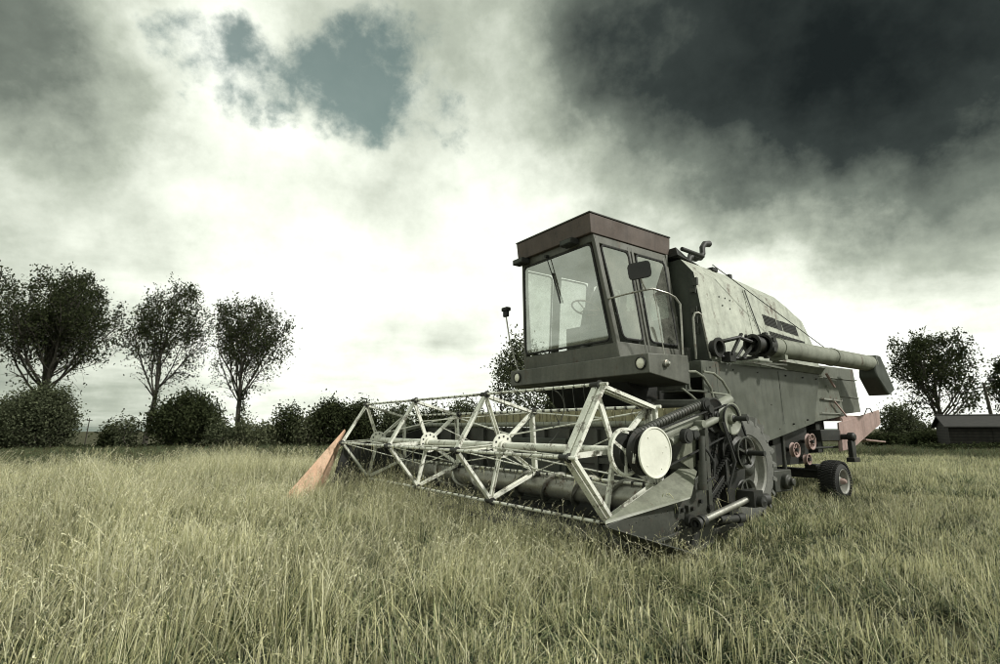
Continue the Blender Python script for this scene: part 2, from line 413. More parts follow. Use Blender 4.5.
def build_hills():
    mb = MB(); V = []; F = []
    n = 160
    for k in range(n + 1):
        a = R(20) + R(140) * k / n
        x, y = 1500 * math.cos(a), 1500 * math.sin(a)
        h = 9 + 8 * math.sin(k * .11 + 1) + 5 * math.sin(k * .31) + 2 * math.sin(k * .9)
        z0 = -12
        V += [(x * .9, y * .9, z0 - 3), (x, y, z0 + h * .8), (x * 1.15, y * 1.15, z0 - 3)]
    for k in range(n):
        b = k * 3
        F += [(b, b + 3, b + 4, b + 1), (b + 1, b + 4, b + 5, b + 2)]
    mb.add(V, F, 0, True)
    m, nt, out = new_mat('far_hill'); b = N(nt, 'ShaderNodeBsdfPrincipled', i_Roughness=1.)
    no = N(nt, 'ShaderNodeTexNoise', i_Scale=.02, i_Detail=6.); geo = N(nt, 'ShaderNodeNewGeometry'); nt.links.new(geo.outputs['Position'], no.inputs[0])
    r = ramp(nt, no.outputs[0], [(.3, (.12, .15, .14)), (.7, (.2, .23, .2))]); nt.links.new(r.outputs[0], b.inputs[0]); nt.links.new(b.outputs[0], out.inputs[0])
    tag(mb.build('hills', m), kind='structure')
build_hills()

# ------------------------------------------------------------------ the combine
YAW = .6307
OV, OU = 8.0, 5.7
def P(u, v, z): return Vector((v - OV, u - OU, z))
def uvw(u, v): return (-u * math.sin(YAW) + v * math.cos(YAW), u * math.cos(YAW) + v * math.sin(YAW))
base = uvw(OU, OV)
cb = empty('combine_harvester', (base[0], base[1], 0), YAW)
tag(cb, 'derelict olive green combine harvester with glazed cab and wide white reel', 'combine harvester')
UA = (0, 1, 0); VA = (1, 0, 0)     # local axes: u runs along local Y, v along local X

def build_cab():
    g = M['cabgreen']
    tn, tf, bn, bf = 5.14, 6.80, 4.94, 6.99      # side planes, near / far, top / bottom
    zt, zb = 3.93, 2.34
    FT, FB, RV = 5.42, 5.60, 7.10
    def side(u_near, v, z):      # u of the sloping side wall at height z
        k = (zt - z) / (zt - zb)
        return (tn + (bn - tn) * k) if u_near else (tf + (bf - tf) * k)
    def fr(z): return FT + (FB - FT) * (zt - z) / (zt - zb)
    mb = MB()
    # pillars
    zl = 2.16
    for nr in (True, False):
        sgn = 1 if nr else -1
        for va, vb, w in ((lambda z: fr(z) + .045, None, .085), (lambda z: 6.16 + (zt - z) * .035, None, .055), (lambda z: 6.24 + (zt - z) * .035, None, .055), (lambda z: RV - .06, None, .11)):
            a = P(side(nr, 0, zl) + .03 * sgn, va(zl), zl); b = P(side(nr, 0, zt) + .03 * sgn, va(zt), zt)
            mb.bar(a, b, .07, w, VA)
        # lower side wall, top rail
        for z0, z1, vv0 in ((2.14, 2.42, None), (3.86, 3.99, None)):
            a0 = side(nr, 0, z0); a1 = side(nr, 0, z1)
            mb.hexa([P(a0, fr(z0) + .01, z0), P(a0 + .05 * sgn, fr(z0) + .01, z0), P(a0 + .05 * sgn, RV, z0), P(a0, RV, z0),
                     P(a1, fr(z1) + .01, z1), P(a1 + .05 * sgn, fr(z1) + .01, z1), P(a1 + .05 * sgn, RV, z1), P(a1, RV, z1)])
    # front lower sill and top rail
    for z0, z1 in ((2.10, 2.40), (3.88, 4.0)):
        a0, a1 = side(True, 0, z0), side(True, 0, z1); b0, b1 = side(False, 0, z0), side(False, 0, z1)
        mb.hexa([P(a0, fr(z0), z0), P(a0, fr(z0) + .05, z0), P(b0, fr(z0) + .05, z0), P(b0, fr(z0), z0),
                 P(a1, fr(z1), z1), P(a1, fr(z1) + .05, z1), P(b1, fr(z1) + .05, z1), P(b1, fr(z1), z1)])
    # rear wall lower half + centre post + floor
    mb.box(P(5.0, RV - .05, 2.1), P(6.93, RV, 2.95))
    mb.box(P(6.25, RV - .052, 2.93), P(6.36, RV + .002, 3.98))
    mb.box(P(5.12, RV - .05, 3.8), P(6.82, RV, 3.99))
    mb.box(P(4.97, 5.62, 2.06), P(6.96, 7.08, 2.14))
    cab = mb.build('cab', g, cb, bevel=.012)
    # glass with dark rubber seal
    def window(name, c4, off, seal=.028):
        # c4: corners (P) in order; off: outward normal
        c = [Vector(p) for p in c4]; ctr = sum(c, Vector()) / 4
        n = Vector(off).normalized()
        # rounded corners
        loop = []
        for i in range(4):
            p = c[i]; a = c[i - 1]; b = c[(i + 1) % 4]
            da = (a - p).normalized(); db = (b - p).normalized(); r = .09
            for k in range(6):
                t = k / 5
                q = (p + da * r) * (1 - t) ** 2 + p * 2 * t * (1 - t) + (p + db * r) * t ** 2
                loop.append(q)
        w = MB(); w.add([q + n * .004 for q in loop], [tuple(range(len(loop)))])
        o = w.build(name, M['glass'], cab)
        # seal as a separate closed tube, kept in the same part family
        s = MB(); s.tube([q + n * .006 for q in loop] + [loop[0] + n * .006, loop[1] + n * .006], .016, 6, False)
        return o, s
    def cshrink(pts, k):
        return pts
    n_front = Vector((-1, 0, -(FB - FT) / (zt - zb) * 1.0)).normalized()
    zA, zB = 3.86, 2.44
    o, s1 = window('windscreen', [P(side(True, 0, zA) + .08, fr(zA) - .002, zA), P(side(False, 0, zA) - .07, fr(zA) - .002, zA), P(side(False, 0, zB) - .07, fr(zB) - .002, zB), P(side(True, 0, zB) + .09, fr(zB) - .002, zB)], n_front)
    seals = [s1]
    for nr in (True, False):
        sg = -1 if nr else 1
        nn = Vector((0, sg, -.12))
        zA, zB = 3.84, 2.47
        e = .004 * sg
        o, s = window('side_window', [P(side(nr, 0, zA) + e, fr(zA) + .10, zA), P(side(nr, 0, zA) + e, 6.12, zA), P(side(nr, 0, zB) + e, 6.17, zB), P(side(nr, 0, zB) + e, fr(zB) + .16, zB)], nn); seals.append(s)
        o, s = window('door_window', [P(side(nr, 0, zA) + e, 6.29, zA), P(side(nr, 0, zA) + e, 6.98, zA), P(side(nr, 0, zB) + e, 6.98, zB), P(side(nr, 0, zB) + e, 6.34, zB)], nn); seals.append(s)
    sm = MB()
    for s in seals: sm.add(s.v, s.f, 0, True)
    sm.build('window_seal', M['rubber'], cab)
    # rear windows
    w = MB(); w.add([P(5.14, RV - .03, 2.95), P(6.25, RV - .03, 2.95), P(6.25, RV - .03, 3.8), P(5.14, RV - .03, 3.8)], [(0, 1, 2, 3)]); w.build('rear_window', M['glass'], cab)
    # wiper
    w = MB(); w.bar(P(6.12, fr(3.85) - .05, 3.87), P(6.0, fr(3.3) - .05, 3.42), .012, .012); w.bar(P(6.06, fr(3.5) - .035, 3.62), P(5.93, fr(3.1) - .035, 3.12), .02, .015)
    w.tube([P(6.14, fr(3.9) - .06, 3.9), P(6.14, fr(3.9) + .03, 3.9)], .03, 8)
    w.build('wiper', M['rubber'], cab)
    # work lamps under the eaves
    for uu in (5.55, 6.70):
        w = MB(); w.box(P(uu - .13, 5.25, 3.90), P(uu + .13, 5.40, 3.985), 0); w.box(P(uu - .11, 5.243, 3.912), P(uu + .11, 5.252, 3.972), 1)
        w.build('work_light', [M['rubber'], M['tankdark']], cab, bevel=.01)
    # interior
    st = MB(); c = P(5.9, 5.98, 3.10)
    nrm = Vector((.45, 0, 1)).normalized(); d, a, b = frame_of(nrm)
    ring = [c + (a * math.cos(t) + b * math.sin(t)) * .22 for t in [2 * math.pi * k / 28 for k in range(30)]]
    st.tube(ring, .014, 6, False)
    for k in range(3):
        t = 2 * math.pi * k / 3 + .4
        st.tube([c - nrm * .03, c + (a * math.cos(t) + b * math.sin(t)) * .22], .009, 6)
    st.build('steering_wheel', M['pink'], cab)
    st = MB(); st.tube([c, P(5.9, 5.75, 2.14)], [.03, .05], 10); st.box(P(5.75, 5.7, 2.14), P(6.05, 5.85, 2.75)); st.build('steering_column', M['mid'], cab)
    st = MB(); st.box(P(5.62, 6.35, 2.5), P(6.14, 6.8, 2.66)); st.hexa([P(5.62, 6.72, 2.6), P(6.14, 6.72, 2.6), P(6.14, 6.84, 2.6), P(5.62, 6.84, 2.6), P(5.66, 6.86, 3.15), P(6.10, 6.86, 3.15), P(6.10, 6.95, 3.15), P(5.66, 6.95, 3.15)])
    st.box(P(5.7, 6.42, 2.14), P(6.06, 6.74, 2.5)); st.build('driver_seat', M['seatmat'], cab, bevel=.03)
    # console with levers
    st = MB(); st.box(P(5.12, 6.1, 2.14), P(5.38, 6.7, 2.72))
    for k in range(4): st.tube([P(5.2 + .03 * (k % 2), 6.2 + .1 * k, 2.7), P(5.22, 6.15 + .1 * k, 2.98)], .008, 6); st.lathe(P(5.22, 6.15 + .1 * k, 2.99), (0, 0, 1), [(-.02, 0), (-.015, .016), (.015, .016), (.02, 0)], 10)
    st.build('control_console', M['mid'], cab)
    # roof
    r = MB()
    r.hexa([P(5.13, 5.35, 3.99), P(5.13, 7.16, 3.99), P(6.81, 7.16, 3.99), P(6.81, 5.35, 3.99), P(5.12, 5.33, 4.28), P(5.12, 7.17, 4.28), P(6.83, 7.17, 4.28), P(6.83, 5.33, 4.28)])
    roof = r.build('cab_roof', M['brown'], cb, bevel=.01)
    r = MB(); r.box(P(5.11, 5.32, 4.282), P(6.84, 7.18, 4.308)); r.build('roof_panel', M['mid'], roof, bevel=.008)
build_cab()

def build_platform():
    mb = MB()
    # box beam with an underside that falls towards the rear
    prof = [(5.42, 1.915), (5.42, 2.165), (6.25, 2.195), (6.25, 1.80)]
    mb.prism([P(4.28, v, z) for v, z in prof], (0, 2.84, 0))
    o = mb.build('platform', M['cabgreen'], cb, bevel=.012)
    for u in (4.40, 6.93):
        h = MB()
        c = P(u, 5.42, 2.045)
        h.lathe(c, (-1, 0, 0), [(-.01, .085), (.02, .085), (.03, .075), (.015, .068)], 28, 0)
        h.lathe(c, (-1, 0, 0), [(.012, .07), (.026, .055), (.034, .03), (.036, 0)], 28, 1)
        h.build('headlight', [M['dark'], M['lens']], o)
    k = MB(); c = P(4.28, 5.75, 2.05)
    k.lathe(c, (0, -1, 0), [(-.01, .05), (.03, .05), (.045, .03), (.07, .02), (.075, 0)], 20); k.build('side_lamp', [M['steel']], o)
    # handrail round the walkway
    hr = MB()
    hr.tube([P(5.02, 5.55, 3.02), P(4.75, 5.6, 3.04), P(4.5, 5.66, 3.05), P(4.42, 5.75, 3.07), P(4.36, 6.0, 3.03), P(4.34, 6.12, 2.99), P(4.32, 6.2, 2.9), P(4.32, 6.2, 2.6), P(4.32, 6.19, 2.2)], .014, 8)
    hr.tube([P(4.5, 5.66, 3.06), P(4.5, 5.66, 3.06 + .12)], .012, 8)
    hr.tube([P(4.42, 5.78, 3.06), P(4.40, 5.9, 2.2)], .008, 6)
    hr.build('handrail', M['steel'], o)
    m = MB()
    # near mirror
    c = P(4.47, 5.56, 3.30)
    X = Vector((.62, -.78, .13)).normalized(); Z = Vector((-.08, .08, 1)).normalized(); Y = X.cross(Z).normalized()
    loop = []
    for sx, sz in ((-1, -1), (1, -1), (1, 1), (-1, 1)):
        for t in (0, .5, 1):
            a0 = {(-1, -1): 180, (1, -1): 270, (1, 1): 0, (-1, 1): 90}[(sx, sz)] + 90 * t
            loop.append(c + X * (sx * .10 + .05 * math.cos(R(a0))) + Z * (sz * .06 + .05 * math.sin(R(a0))))
    m.prism([q - Y * .02 for q in loop], Y * .05)
    mm = m.build('mirror', M['rubber'], cb)
    a = MB(); a.tube([c + Vector((0, 0, -.05)), c + Vector((.02, -.02, -.16)), P(4.46, 5.67, 3.05)], .011, 8); a.build('mirror_arm', M['steel'], mm)
    # far mirror on its stalk
    m = MB(); m.box(P(7.36, 5.52, 3.16), P(7.48, 5.58, 3.32)); m.box(P(7.34, 5.50, 3.26), P(7.50, 5.60, 3.33)); mm = m.build('mirror', M['rubber'], cb, bevel=.015)
    a = MB(); a.tube([P(7.42, 5.55, 3.17), P(7.36, 5.58, 2.75), P(7.18, 5.62, 2.2), P(7.05, 5.7, 2.1)], .012, 8); a.build('mirror_arm', M['steel'], mm)
build_platform()

def build_underbody():
    d = M['dark']
    mb = MB()
    mb.prism([P(4.95, v, z) for v, z in ((5.75, 1.9), (6.25, 1.86), (7.4, 2.1), (11.6, 2.1), (11.6, 1.15), (9.8, 1.0), (8.2, .75), (7.2, .85), (6.6, 1.15), (6.1, 1.5))], (0, 1.75, 0))
    mb.box(P(4.72, 7.2, 1.6), P(6.9, 10.6, 2.18))
    mb.build('chassis', d, cb)
    mb = MB(); mb.prism([P(5.45, v, z) for v, z in ((4.95, .28), (4.95, .95), (6.6, 1.75), (7.1, 1.6), (7.0, 1.1), (5.4, .3))], (0, 1.35, 0))
    mb.box(P(5.35, 4.98, .22), P(6.9, 5.2, 1.1))
    for u in (5.42, 6.83): mb.bar(P(u, 5.1, .95), P(u, 6.7, 1.72), .05, .09)
    mb.build('feeder_house', M['tankdark'], cb, bevel=.01)
    mb = MB(); mb.tube([P(4.3, 7.0, .7), P(7.2, 7.0, .7)], .11, 14); mb.box(P(4.5, 6.8, .5), P(4.8, 7.3, 1.3)); mb.build('front_axle', d, cb)
    # hydraulic tank / gearbox seen beside the wheel
    mb = MB(); mb.box(P(4.55, 8.75, .22), P(4.95, 9.3, .56)); mb.lathe(P(4.55, 9.05, .38), (0, -1, 0), [(0, .12), (.08, .12), (.1, .06), (.16, .06), (.16, 0)], 20)
    mb.box(P(4.62, 8.3, .5), P(5.2, 9.0, .95)); mb.bar(P(4.65, 9.3, .5), P(4.65, 9.3, 1.1), .06, .06)
    mb.build('gearbox', M['mid'], cb, bevel=.015)
    for (v, z, r, u) in ((9.48, .87, .125, 4.58), (10.0, 1.0, .14, 4.55), (9.93, .70, .095, 4.6)):
        pb = MB()
        c = P(u, v, z)
        pb.lathe(c, (0, -1, 0), [(0, r), (.02, r * .86), (.05, r * .86), (.07, r), (.072, r - .015), (.055, r * .76), (.0, r * .76)], 28, 0, True)
        for k in range(6):
            a = k * math.pi / 3 + v
            pb.bar(c + Vector((0, -.035, 0)), c + Vector((math.cos(a) * r * .8, -.035, math.sin(a) * r * .8)), .02, .03, (0, 1, 0))
        pb.lathe(c, (0, -1, 0), [(-.1, .03), (.09, .03), (.09, 0)], 14, 1)
        pb.build('drive_pulley', [M['pink'], M['dark']], cb)
    mb = MB(); mb.box(P(4.66, 9.0, .62), P(4.9, 10.2, 1.25)); mb.tube([P(4.6, 10.3, .88), P(4.6, 11.3, .88)], .02, 8); mb.box(P(4.6, 10.45, .8), P(4.95, 10.6, 1.3)); mb.box(P(4.75, 10.1, .78), P(5.9, 11.0, 1.3))
    mb.build('sieve_box', d, cb)
build_underbody()

def build_side_panel():
    mb = MB()
    pts = [(6.82, 2.19), (10.45, 2.19), (10.2, 1.32), (8.42, 1.04), (7.3, 1.15), (6.82, 1.3)]
    # creased sheet: the crease runs diagonally down to the rear corner
    O = [P(4.45, 6.82, 2.19), P(4.45, 9.05, 2.20), P(4.45, 10.45, 2.20), P(4.50, 10.2, 1.32), P(4.40, 8.42, 1.04), P(4.43, 6.82, 1.2)]
    mb.add([p for p in O] + [p + Vector((0, .03, 0)) for p in O],
           [(0, 1, 4, 5), (1, 3, 4), (1, 2, 3), (6, 11, 10, 7), (7, 10, 9), (7, 9, 8)] + [(i, (i + 1) % 6, 6 + (i + 1) % 6, 6 + i) for i in range(6)])
    # front face of the side box and its top
    mb.box(P(4.453, 6.80, 1.95), P(4.96, 6.83, 2.19))
    mb.box(P(4.46, 6.83, 2.17), P(4.7, 10.4, 2.188))
    mb.hexa([P(4.50, 10.17, 1.34), P(4.7, 10.17, 1.34), P(4.7, 10.20, 1.34), P(4.50, 10.20, 1.34), P(4.47, 10.39, 2.165), P(4.7, 10.39, 2.165), P(4.7, 10.42, 2.165), P(4.47, 10.42, 2.165)])
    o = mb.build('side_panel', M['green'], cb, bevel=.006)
    for v, z in ((7.0, 2.1), (7.6, 2.1), (8.3, 2.1), (9.2, 2.1), (9.8, 2.1), (10.3, 2.1), (8.8, 1.22), (9.3, 1.30), (9.8, 1.37), (8.6, 1.6), (7.02, 1.75)):
        s = MB(); s.lathe(P(4.447 if z > 2 else 4.43, v, z), (0, -1, 0), [(-.02, .014), (.012, .012), (.014, 0)], 8); s.build('bolt', M['dark'], o)
    for v in (7.15, 8.95):
        s = MB(); s.bar(P(4.443, v, 2.16), P(4.418 if v > 8 else 4.43, v - .0, 1.3), .008, .004, (0, 1, 0)); s.build('panel_seam', M['tankdark'], o)
    l = MB(); l.box(P(4.445, 6.9, 1.70), P(4.452, 6.915, 2.1)); l.build('panel_edge', M['dark'], o)
build_side_panel()

def tank_u(z): return 4.52 + .148 * (z - 2.2)
def build_tank():
    mb = MB()
    def sec(v, sh, top, bev, z0=2.17):
        # cross section: near base, near shoulder, near top, far top, far shoulder, far base
        un, uf = tank_u(sh), 6.95
        return [P(tank_u(z0), v, z0), P(un, v, sh), P(un + bev, v, top), P(uf - bev, v, top), P(uf, v, sh), P(uf + .1, v, z0)]
    def shell(secs, mi):
        n = len(secs[0]); V = sum(secs, []); F = []
        for i in range(len(secs) - 1):
            for k in range(n - 1): F.append((i * n + k, i * n + k + 1, (i + 1) * n + k + 1, (i + 1) * n + k))
            F.append((i * n + n - 1, i * n, (i + 1) * n, (i + 1) * n + n - 1))
        F.append(tuple(range((len(secs) - 1) * n, len(secs) * n)))
        mb.add(V, F, mi)
        mb.add(secs[0], [tuple(range(n))[::-1]], 1)
    shell([sec(7.18, 3.62, 3.89, .22), sec(8.55, 3.56, 3.83, .22)], 0)
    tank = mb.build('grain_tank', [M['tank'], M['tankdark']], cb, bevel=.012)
    mb = MB()
    mb.v = []; 
    # engine hood behind the tank: roof falls in two facets
    shell([sec(8.556, 3.548, 3.818, .22), sec(9.95, 3.44, 3.66, .20), sec(10.48, 3.20, 3.40, .16), sec(10.68, 2.75, 2.9, .12), sec(10.72, 2.35, 2.45, .1)], 0)
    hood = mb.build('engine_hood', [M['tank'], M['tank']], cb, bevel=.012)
    s = MB(); s.bar(P(tank_u(3.4) - .006, 8.55, 3.54), P(tank_u(2.4) - .006, 8.9, 2.4), .012, .012); s.build('hood_seam', M['tankdark'], hood)
    # ribs under the roof edge, rivets
    s = MB()
    for v in (8.9, 9.5): pass
    for i in range(14):
        z = 2.45 + .08 * i; s = MB()
        s.lathe(P(tank_u(z) - .001, 8.78 - .02 * i, z), (0, -1, 0), [(0, .008), (.004, .006), (.006, 0)], 6); s.build('rivet', M['tankdark'], hood)
    for (v, z) in ((7.75, 3.3), (7.92, 3.3), (8.05, 3.28), (7.8, 3.16), (8.0, 3.13)):
        s = MB(); s.lathe(P(tank_u(z) - .001, v, z), (0, -1, 0), [(0, .014), (.01, .012), (.012, 0)], 8)
        s.build('rivet', M['tankdark'], tank)
    # louvres
    def vent(v0, v1, z0, z1, slope, n, open_slot=None):
        g = MB()
        for i in range(n):
            t = i / (n - 1); v = v0 + (v1 - v0) * t; zz = slope * t
            if open_slot and open_slot[0] <= i <= open_slot[1]: continue
            za, zb = z0 + zz, z1 + zz
            a = P(tank_u(za) - .006, v, za); b = P(tank_u(zb) - .006, v - .03, zb)
            g.bar(a, b, .024, .006, (0, -1, 0))
        if open_slot:
            va = v0 + (v1 - v0) * (open_slot[0] - .4) / (n - 1); vb = v0 + (v1 - v0) * (open_slot[1] + .4) / (n - 1)
            zz = slope * .5
            g.hexa([P(tank_u(z0) - .008, va, z0 + zz), P(tank_u(z0), va, z0 + zz), P(tank_u(z0), vb, z0 + zz - .01), P(tank_u(z0) - .008, vb, z0 + zz - .01),
                    P(tank_u(z1) - .008, va, z1 + zz), P(tank_u(z1), va, z1 + zz), P(tank_u(z1), vb, z1 + zz - .01), P(tank_u(z1) - .008, vb, z1 + zz - .01)])
        g.build('vent_grille', M['dark'], hood)
    vent(9.05, 10.15, 2.98, 3.17, -.09, 26, (10, 13))
    vent(9.15, 10.35, 2.76, 2.88, -.07, 26)
    # lid over the tank, cowl between cab and tank
    l = MB(); l.hexa([P(5.1, 7.25, 3.88), P(5.1, 8.4, 3.84), P(6.6, 8.4, 3.84), P(6.6, 7.25, 3.88), P(5.2, 7.3, 3.97), P(5.2, 8.35, 3.92), P(6.5, 8.35, 3.92), P(6.5, 7.3, 3.97)])
    l.build('tank_lid', M['mid'], tank, bevel=.01)
    l = MB(); l.hexa([P(4.95, 7.12, 3.95), P(4.95, 7.75, 3.86), P(5.6, 7.75, 3.86), P(5.6, 7.12, 3.95), P(5.0, 7.15, 4.10), P(5.1, 7.6, 4.02), P(5.6, 7.6, 4.02), P(5.6, 7.15, 4.10)])
    l.tube([P(5.0, 7.3, 4.1), P(5.0, 7.9, 4.08)], .035, 10); l.build('air_duct', M['dark'], tank, bevel=.01)
    l = MB(); l.box(P(4.9, 8.0, 3.83), P(5.05, 8.15, 3.90)); l.build('clasp', M['dark'], tank, bevel=.01)
    l = MB(); l.box(P(4.97, 8.62, 3.8), P(5.05, 8.70, 3.9)); l.build('clasp', M['dark'], hood, bevel=.01)
    # hinges and grab hoop on the dark front wall
    for z in (3.3, 2.98, 2.82, 2.66):
        l = MB(); l.box(P(4.72, 7.15, z), P(4.80, 7.18, z + .07)); l.tube([P(4.70, 7.15, z - .02), P(4.70, 7.15, z + .09)], .012, 8); l.build('hinge', M['mid'], tank)
    l = MB(); l.box(P(4.66, 7.14, 3.40), P(4.74, 7.18, 3.52)); l.build('latch', M['mid'], tank)
    l = MB(); l.tube([P(4.66, 7.0, 2.24), P(4.62, 6.93, 2.85), P(4.60, 6.95, 2.92), P(4.58, 7.0, 2.93), P(4.56, 7.05, 2.90), P(4.50, 7.12, 2.24)], .018, 8)
    l.build('grab_rail', M['steel'], tank)
    l = MB(); l.tube([P(5.2, 6.95, 2.2), P(5.0, 6.98, 2.5)], .03, 8); l.box(P(4.75, 6.9, 2.2), P(4.85, 7.0, 2.42)); l.build('valve', M['mid'], tank)
    # cable
    l = MB(); a = P(4.66, 7.6, 3.80); b = P(4.19, 10.16, 2.625)
    l.tube([a.lerp(b, t) + Vector((0, -.02 * math.sin(math.pi * t), -.02 * math.sin(math.pi * t))) for t in [i / 12 for i in range(13)]], .007, 5); l.build('cable', M['rubber'], hood)
    # exhaust: a horn bent backwards and up
    e = MB(); e.tube([P(5.3, 7.85, 3.95), P(5.3, 7.95, 4.14), P(5.3, 8.08, 4.20), P(5.3, 8.28, 4.22), P(5.3, 8.36, 4.30), P(5.3, 8.36, 4.42), P(5.3, 8.44, 4.50), P(5.3, 8.58, 4.53)], [.05, .05, .075, .06, .05, .05, .055, .06], 12)
    e.lathe(P(5.3, 8.1, 4.2), (1, 0, 0), [(-.1, .03), (-.08, .085), (.05, .085), (.08, .03)], 14)
    e.build('exhaust_pipe', M['dark'], cb)
build_tank()

def build_auger():
    c = lambda v, du=0, dz=0: P(4.18 + du, v, 2.475 + dz)
    m = MB(); r = .15
    m.lathe(c(8.12), (1, 0, 0), [(0, r * .9), (0, r), (3.9, r), (3.9, r * .9)], 32)
    m.lathe(c(8.12), (1, 0, 0), [(3.88, r * .9), (.0, r * .9)], 32)
    for d in (.32, 2.2, 3.84): m.lathe(c(8.12 + d), (1, 0, 0), [(0, r), (0, r + .012), (.03, r + .012), (.03, r)], 32)
    m.box(P(4.05, 8.42, 2.28), P(4.30, 8.5, 2.35))
    o = m.build('unloading_auger', M['hoodgreen'], cb)
    # broken elbow end, where the pipe swings
    e = MB()
    e.lathe(c(7.98), (1, 0, 0), [(0, .175), (.16, .175), (.16, .14), (.0, .14), (0, .175)], 28)
    for k in range(7):
        a = k * .9; e.box(c(8.0, math.cos(a) * .17 - .03, math.sin(a) * .17 - .03), c(8.08, math.cos(a) * .17 + .03, math.sin(a) * .17 + .03))
    e.lathe(c(7.84, .05, -.0), (1, -.2, .05), [(.16, .03), (.16, .12), (.0, .13), (.0, .165), (-.03, .165), (-.03, .115), (.12, .115), (.12, 0)], 28)
    for k in range(8):
        a = k * .785; e.lathe(c(7.82, .05 + math.cos(a) * .14, -.02 + math.sin(a) * .14), (-1, .2, 0), [(0, .016), (.03, .016), (.03, 0)], 6)
    e.lathe(P(4.5, 7.20, 2.40), (0, -1, 0), [(0, .12), (.08, .12), (.08, .15), (.11, .15), (.11, .10), (.03, .09), (.03, 0)], 28)
    e.box(P(4.3, 7.3, 2.2), P(4.44, 7.46, 2.34)); e.bar(P(4.3, 7.35, 2.3), P(4.24, 7.55, 2.62), .05, .03); e.bar(P(4.22, 7.5, 2.25), P(4.2, 8.0, 2.62), .035, .035)
    e.tube([P(4.42, 7.3, 2.5), P(4.25, 7.5, 2.56), P(4.2, 7.8, 2.5)], .03, 8); e.tube([P(4.4, 7.25, 2.27), P(4.3, 7.6, 2.25), P(4.25, 7.95, 2.3)], .025, 8)
    e.tube([P(4.35, 7.5, 2.22), P(4.3, 7.7, 2.45), P(4.2, 7.6, 2.6)], .02, 8)
    e.build('swivel_joint', M['dark'], o)
    s = MB(); s.bar(P(4.42, 7.9, 2.235), P(4.38, 9.1, 2.27), .05, .03); s.bar(P(4.30, 7.9, 2.22), P(4.45, 9.3, 2.21), .04, .03); s.build('support_bracket', M['steel'], o)
    # cradle sheet under the pipe
    s = MB(); s.prism([P(4.36, 8.7, 2.32), P(4.36, 10.5, 2.30), P(4.42, 10.45, 2.19), P(4.42, 8.75, 2.20)], (0, .03, 0)); s.build('cradle', M['green2'], o)
    # spout: rubber/sheet hood turned down at the end
    s = MB()
    A = [P(4.03, 11.98, 2.63), P(4.33, 11.98, 2.63), P(4.33, 11.86, 2.31), P(4.03, 11.86, 2.31)]
    A2 = [P(4.02, 12.16, 2.62), P(4.34, 12.16, 2.62), P(4.34, 11.88, 2.18), P(4.02, 11.88, 2.18)]
    B = [P(4.00, 12.62, 1.99), P(4.36, 12.62, 1.99), P(4.36, 12.28, 1.86), P(4.00, 12.28, 1.86)]
    s.add(A + A2 + B, [(0, 1, 2, 3), (0, 4, 5, 1), (1, 5, 6, 2), (2, 6, 7, 3), (3, 7, 4, 0), (4, 8, 9, 5), (5, 9, 10, 6), (6, 10, 11, 7), (7, 11, 8, 4)])
    s.build('spout', M['tankdark'], o, bevel=.03)
    sp = MB()
    for k in range(2): sp.bar(P(4.42, 10.65 + .01 * k, 2.22 - .0 * k), P(4.42, 10.95, 1.98), .03, .03)
    sp.build('stay', M['pink'], o)
build_auger()

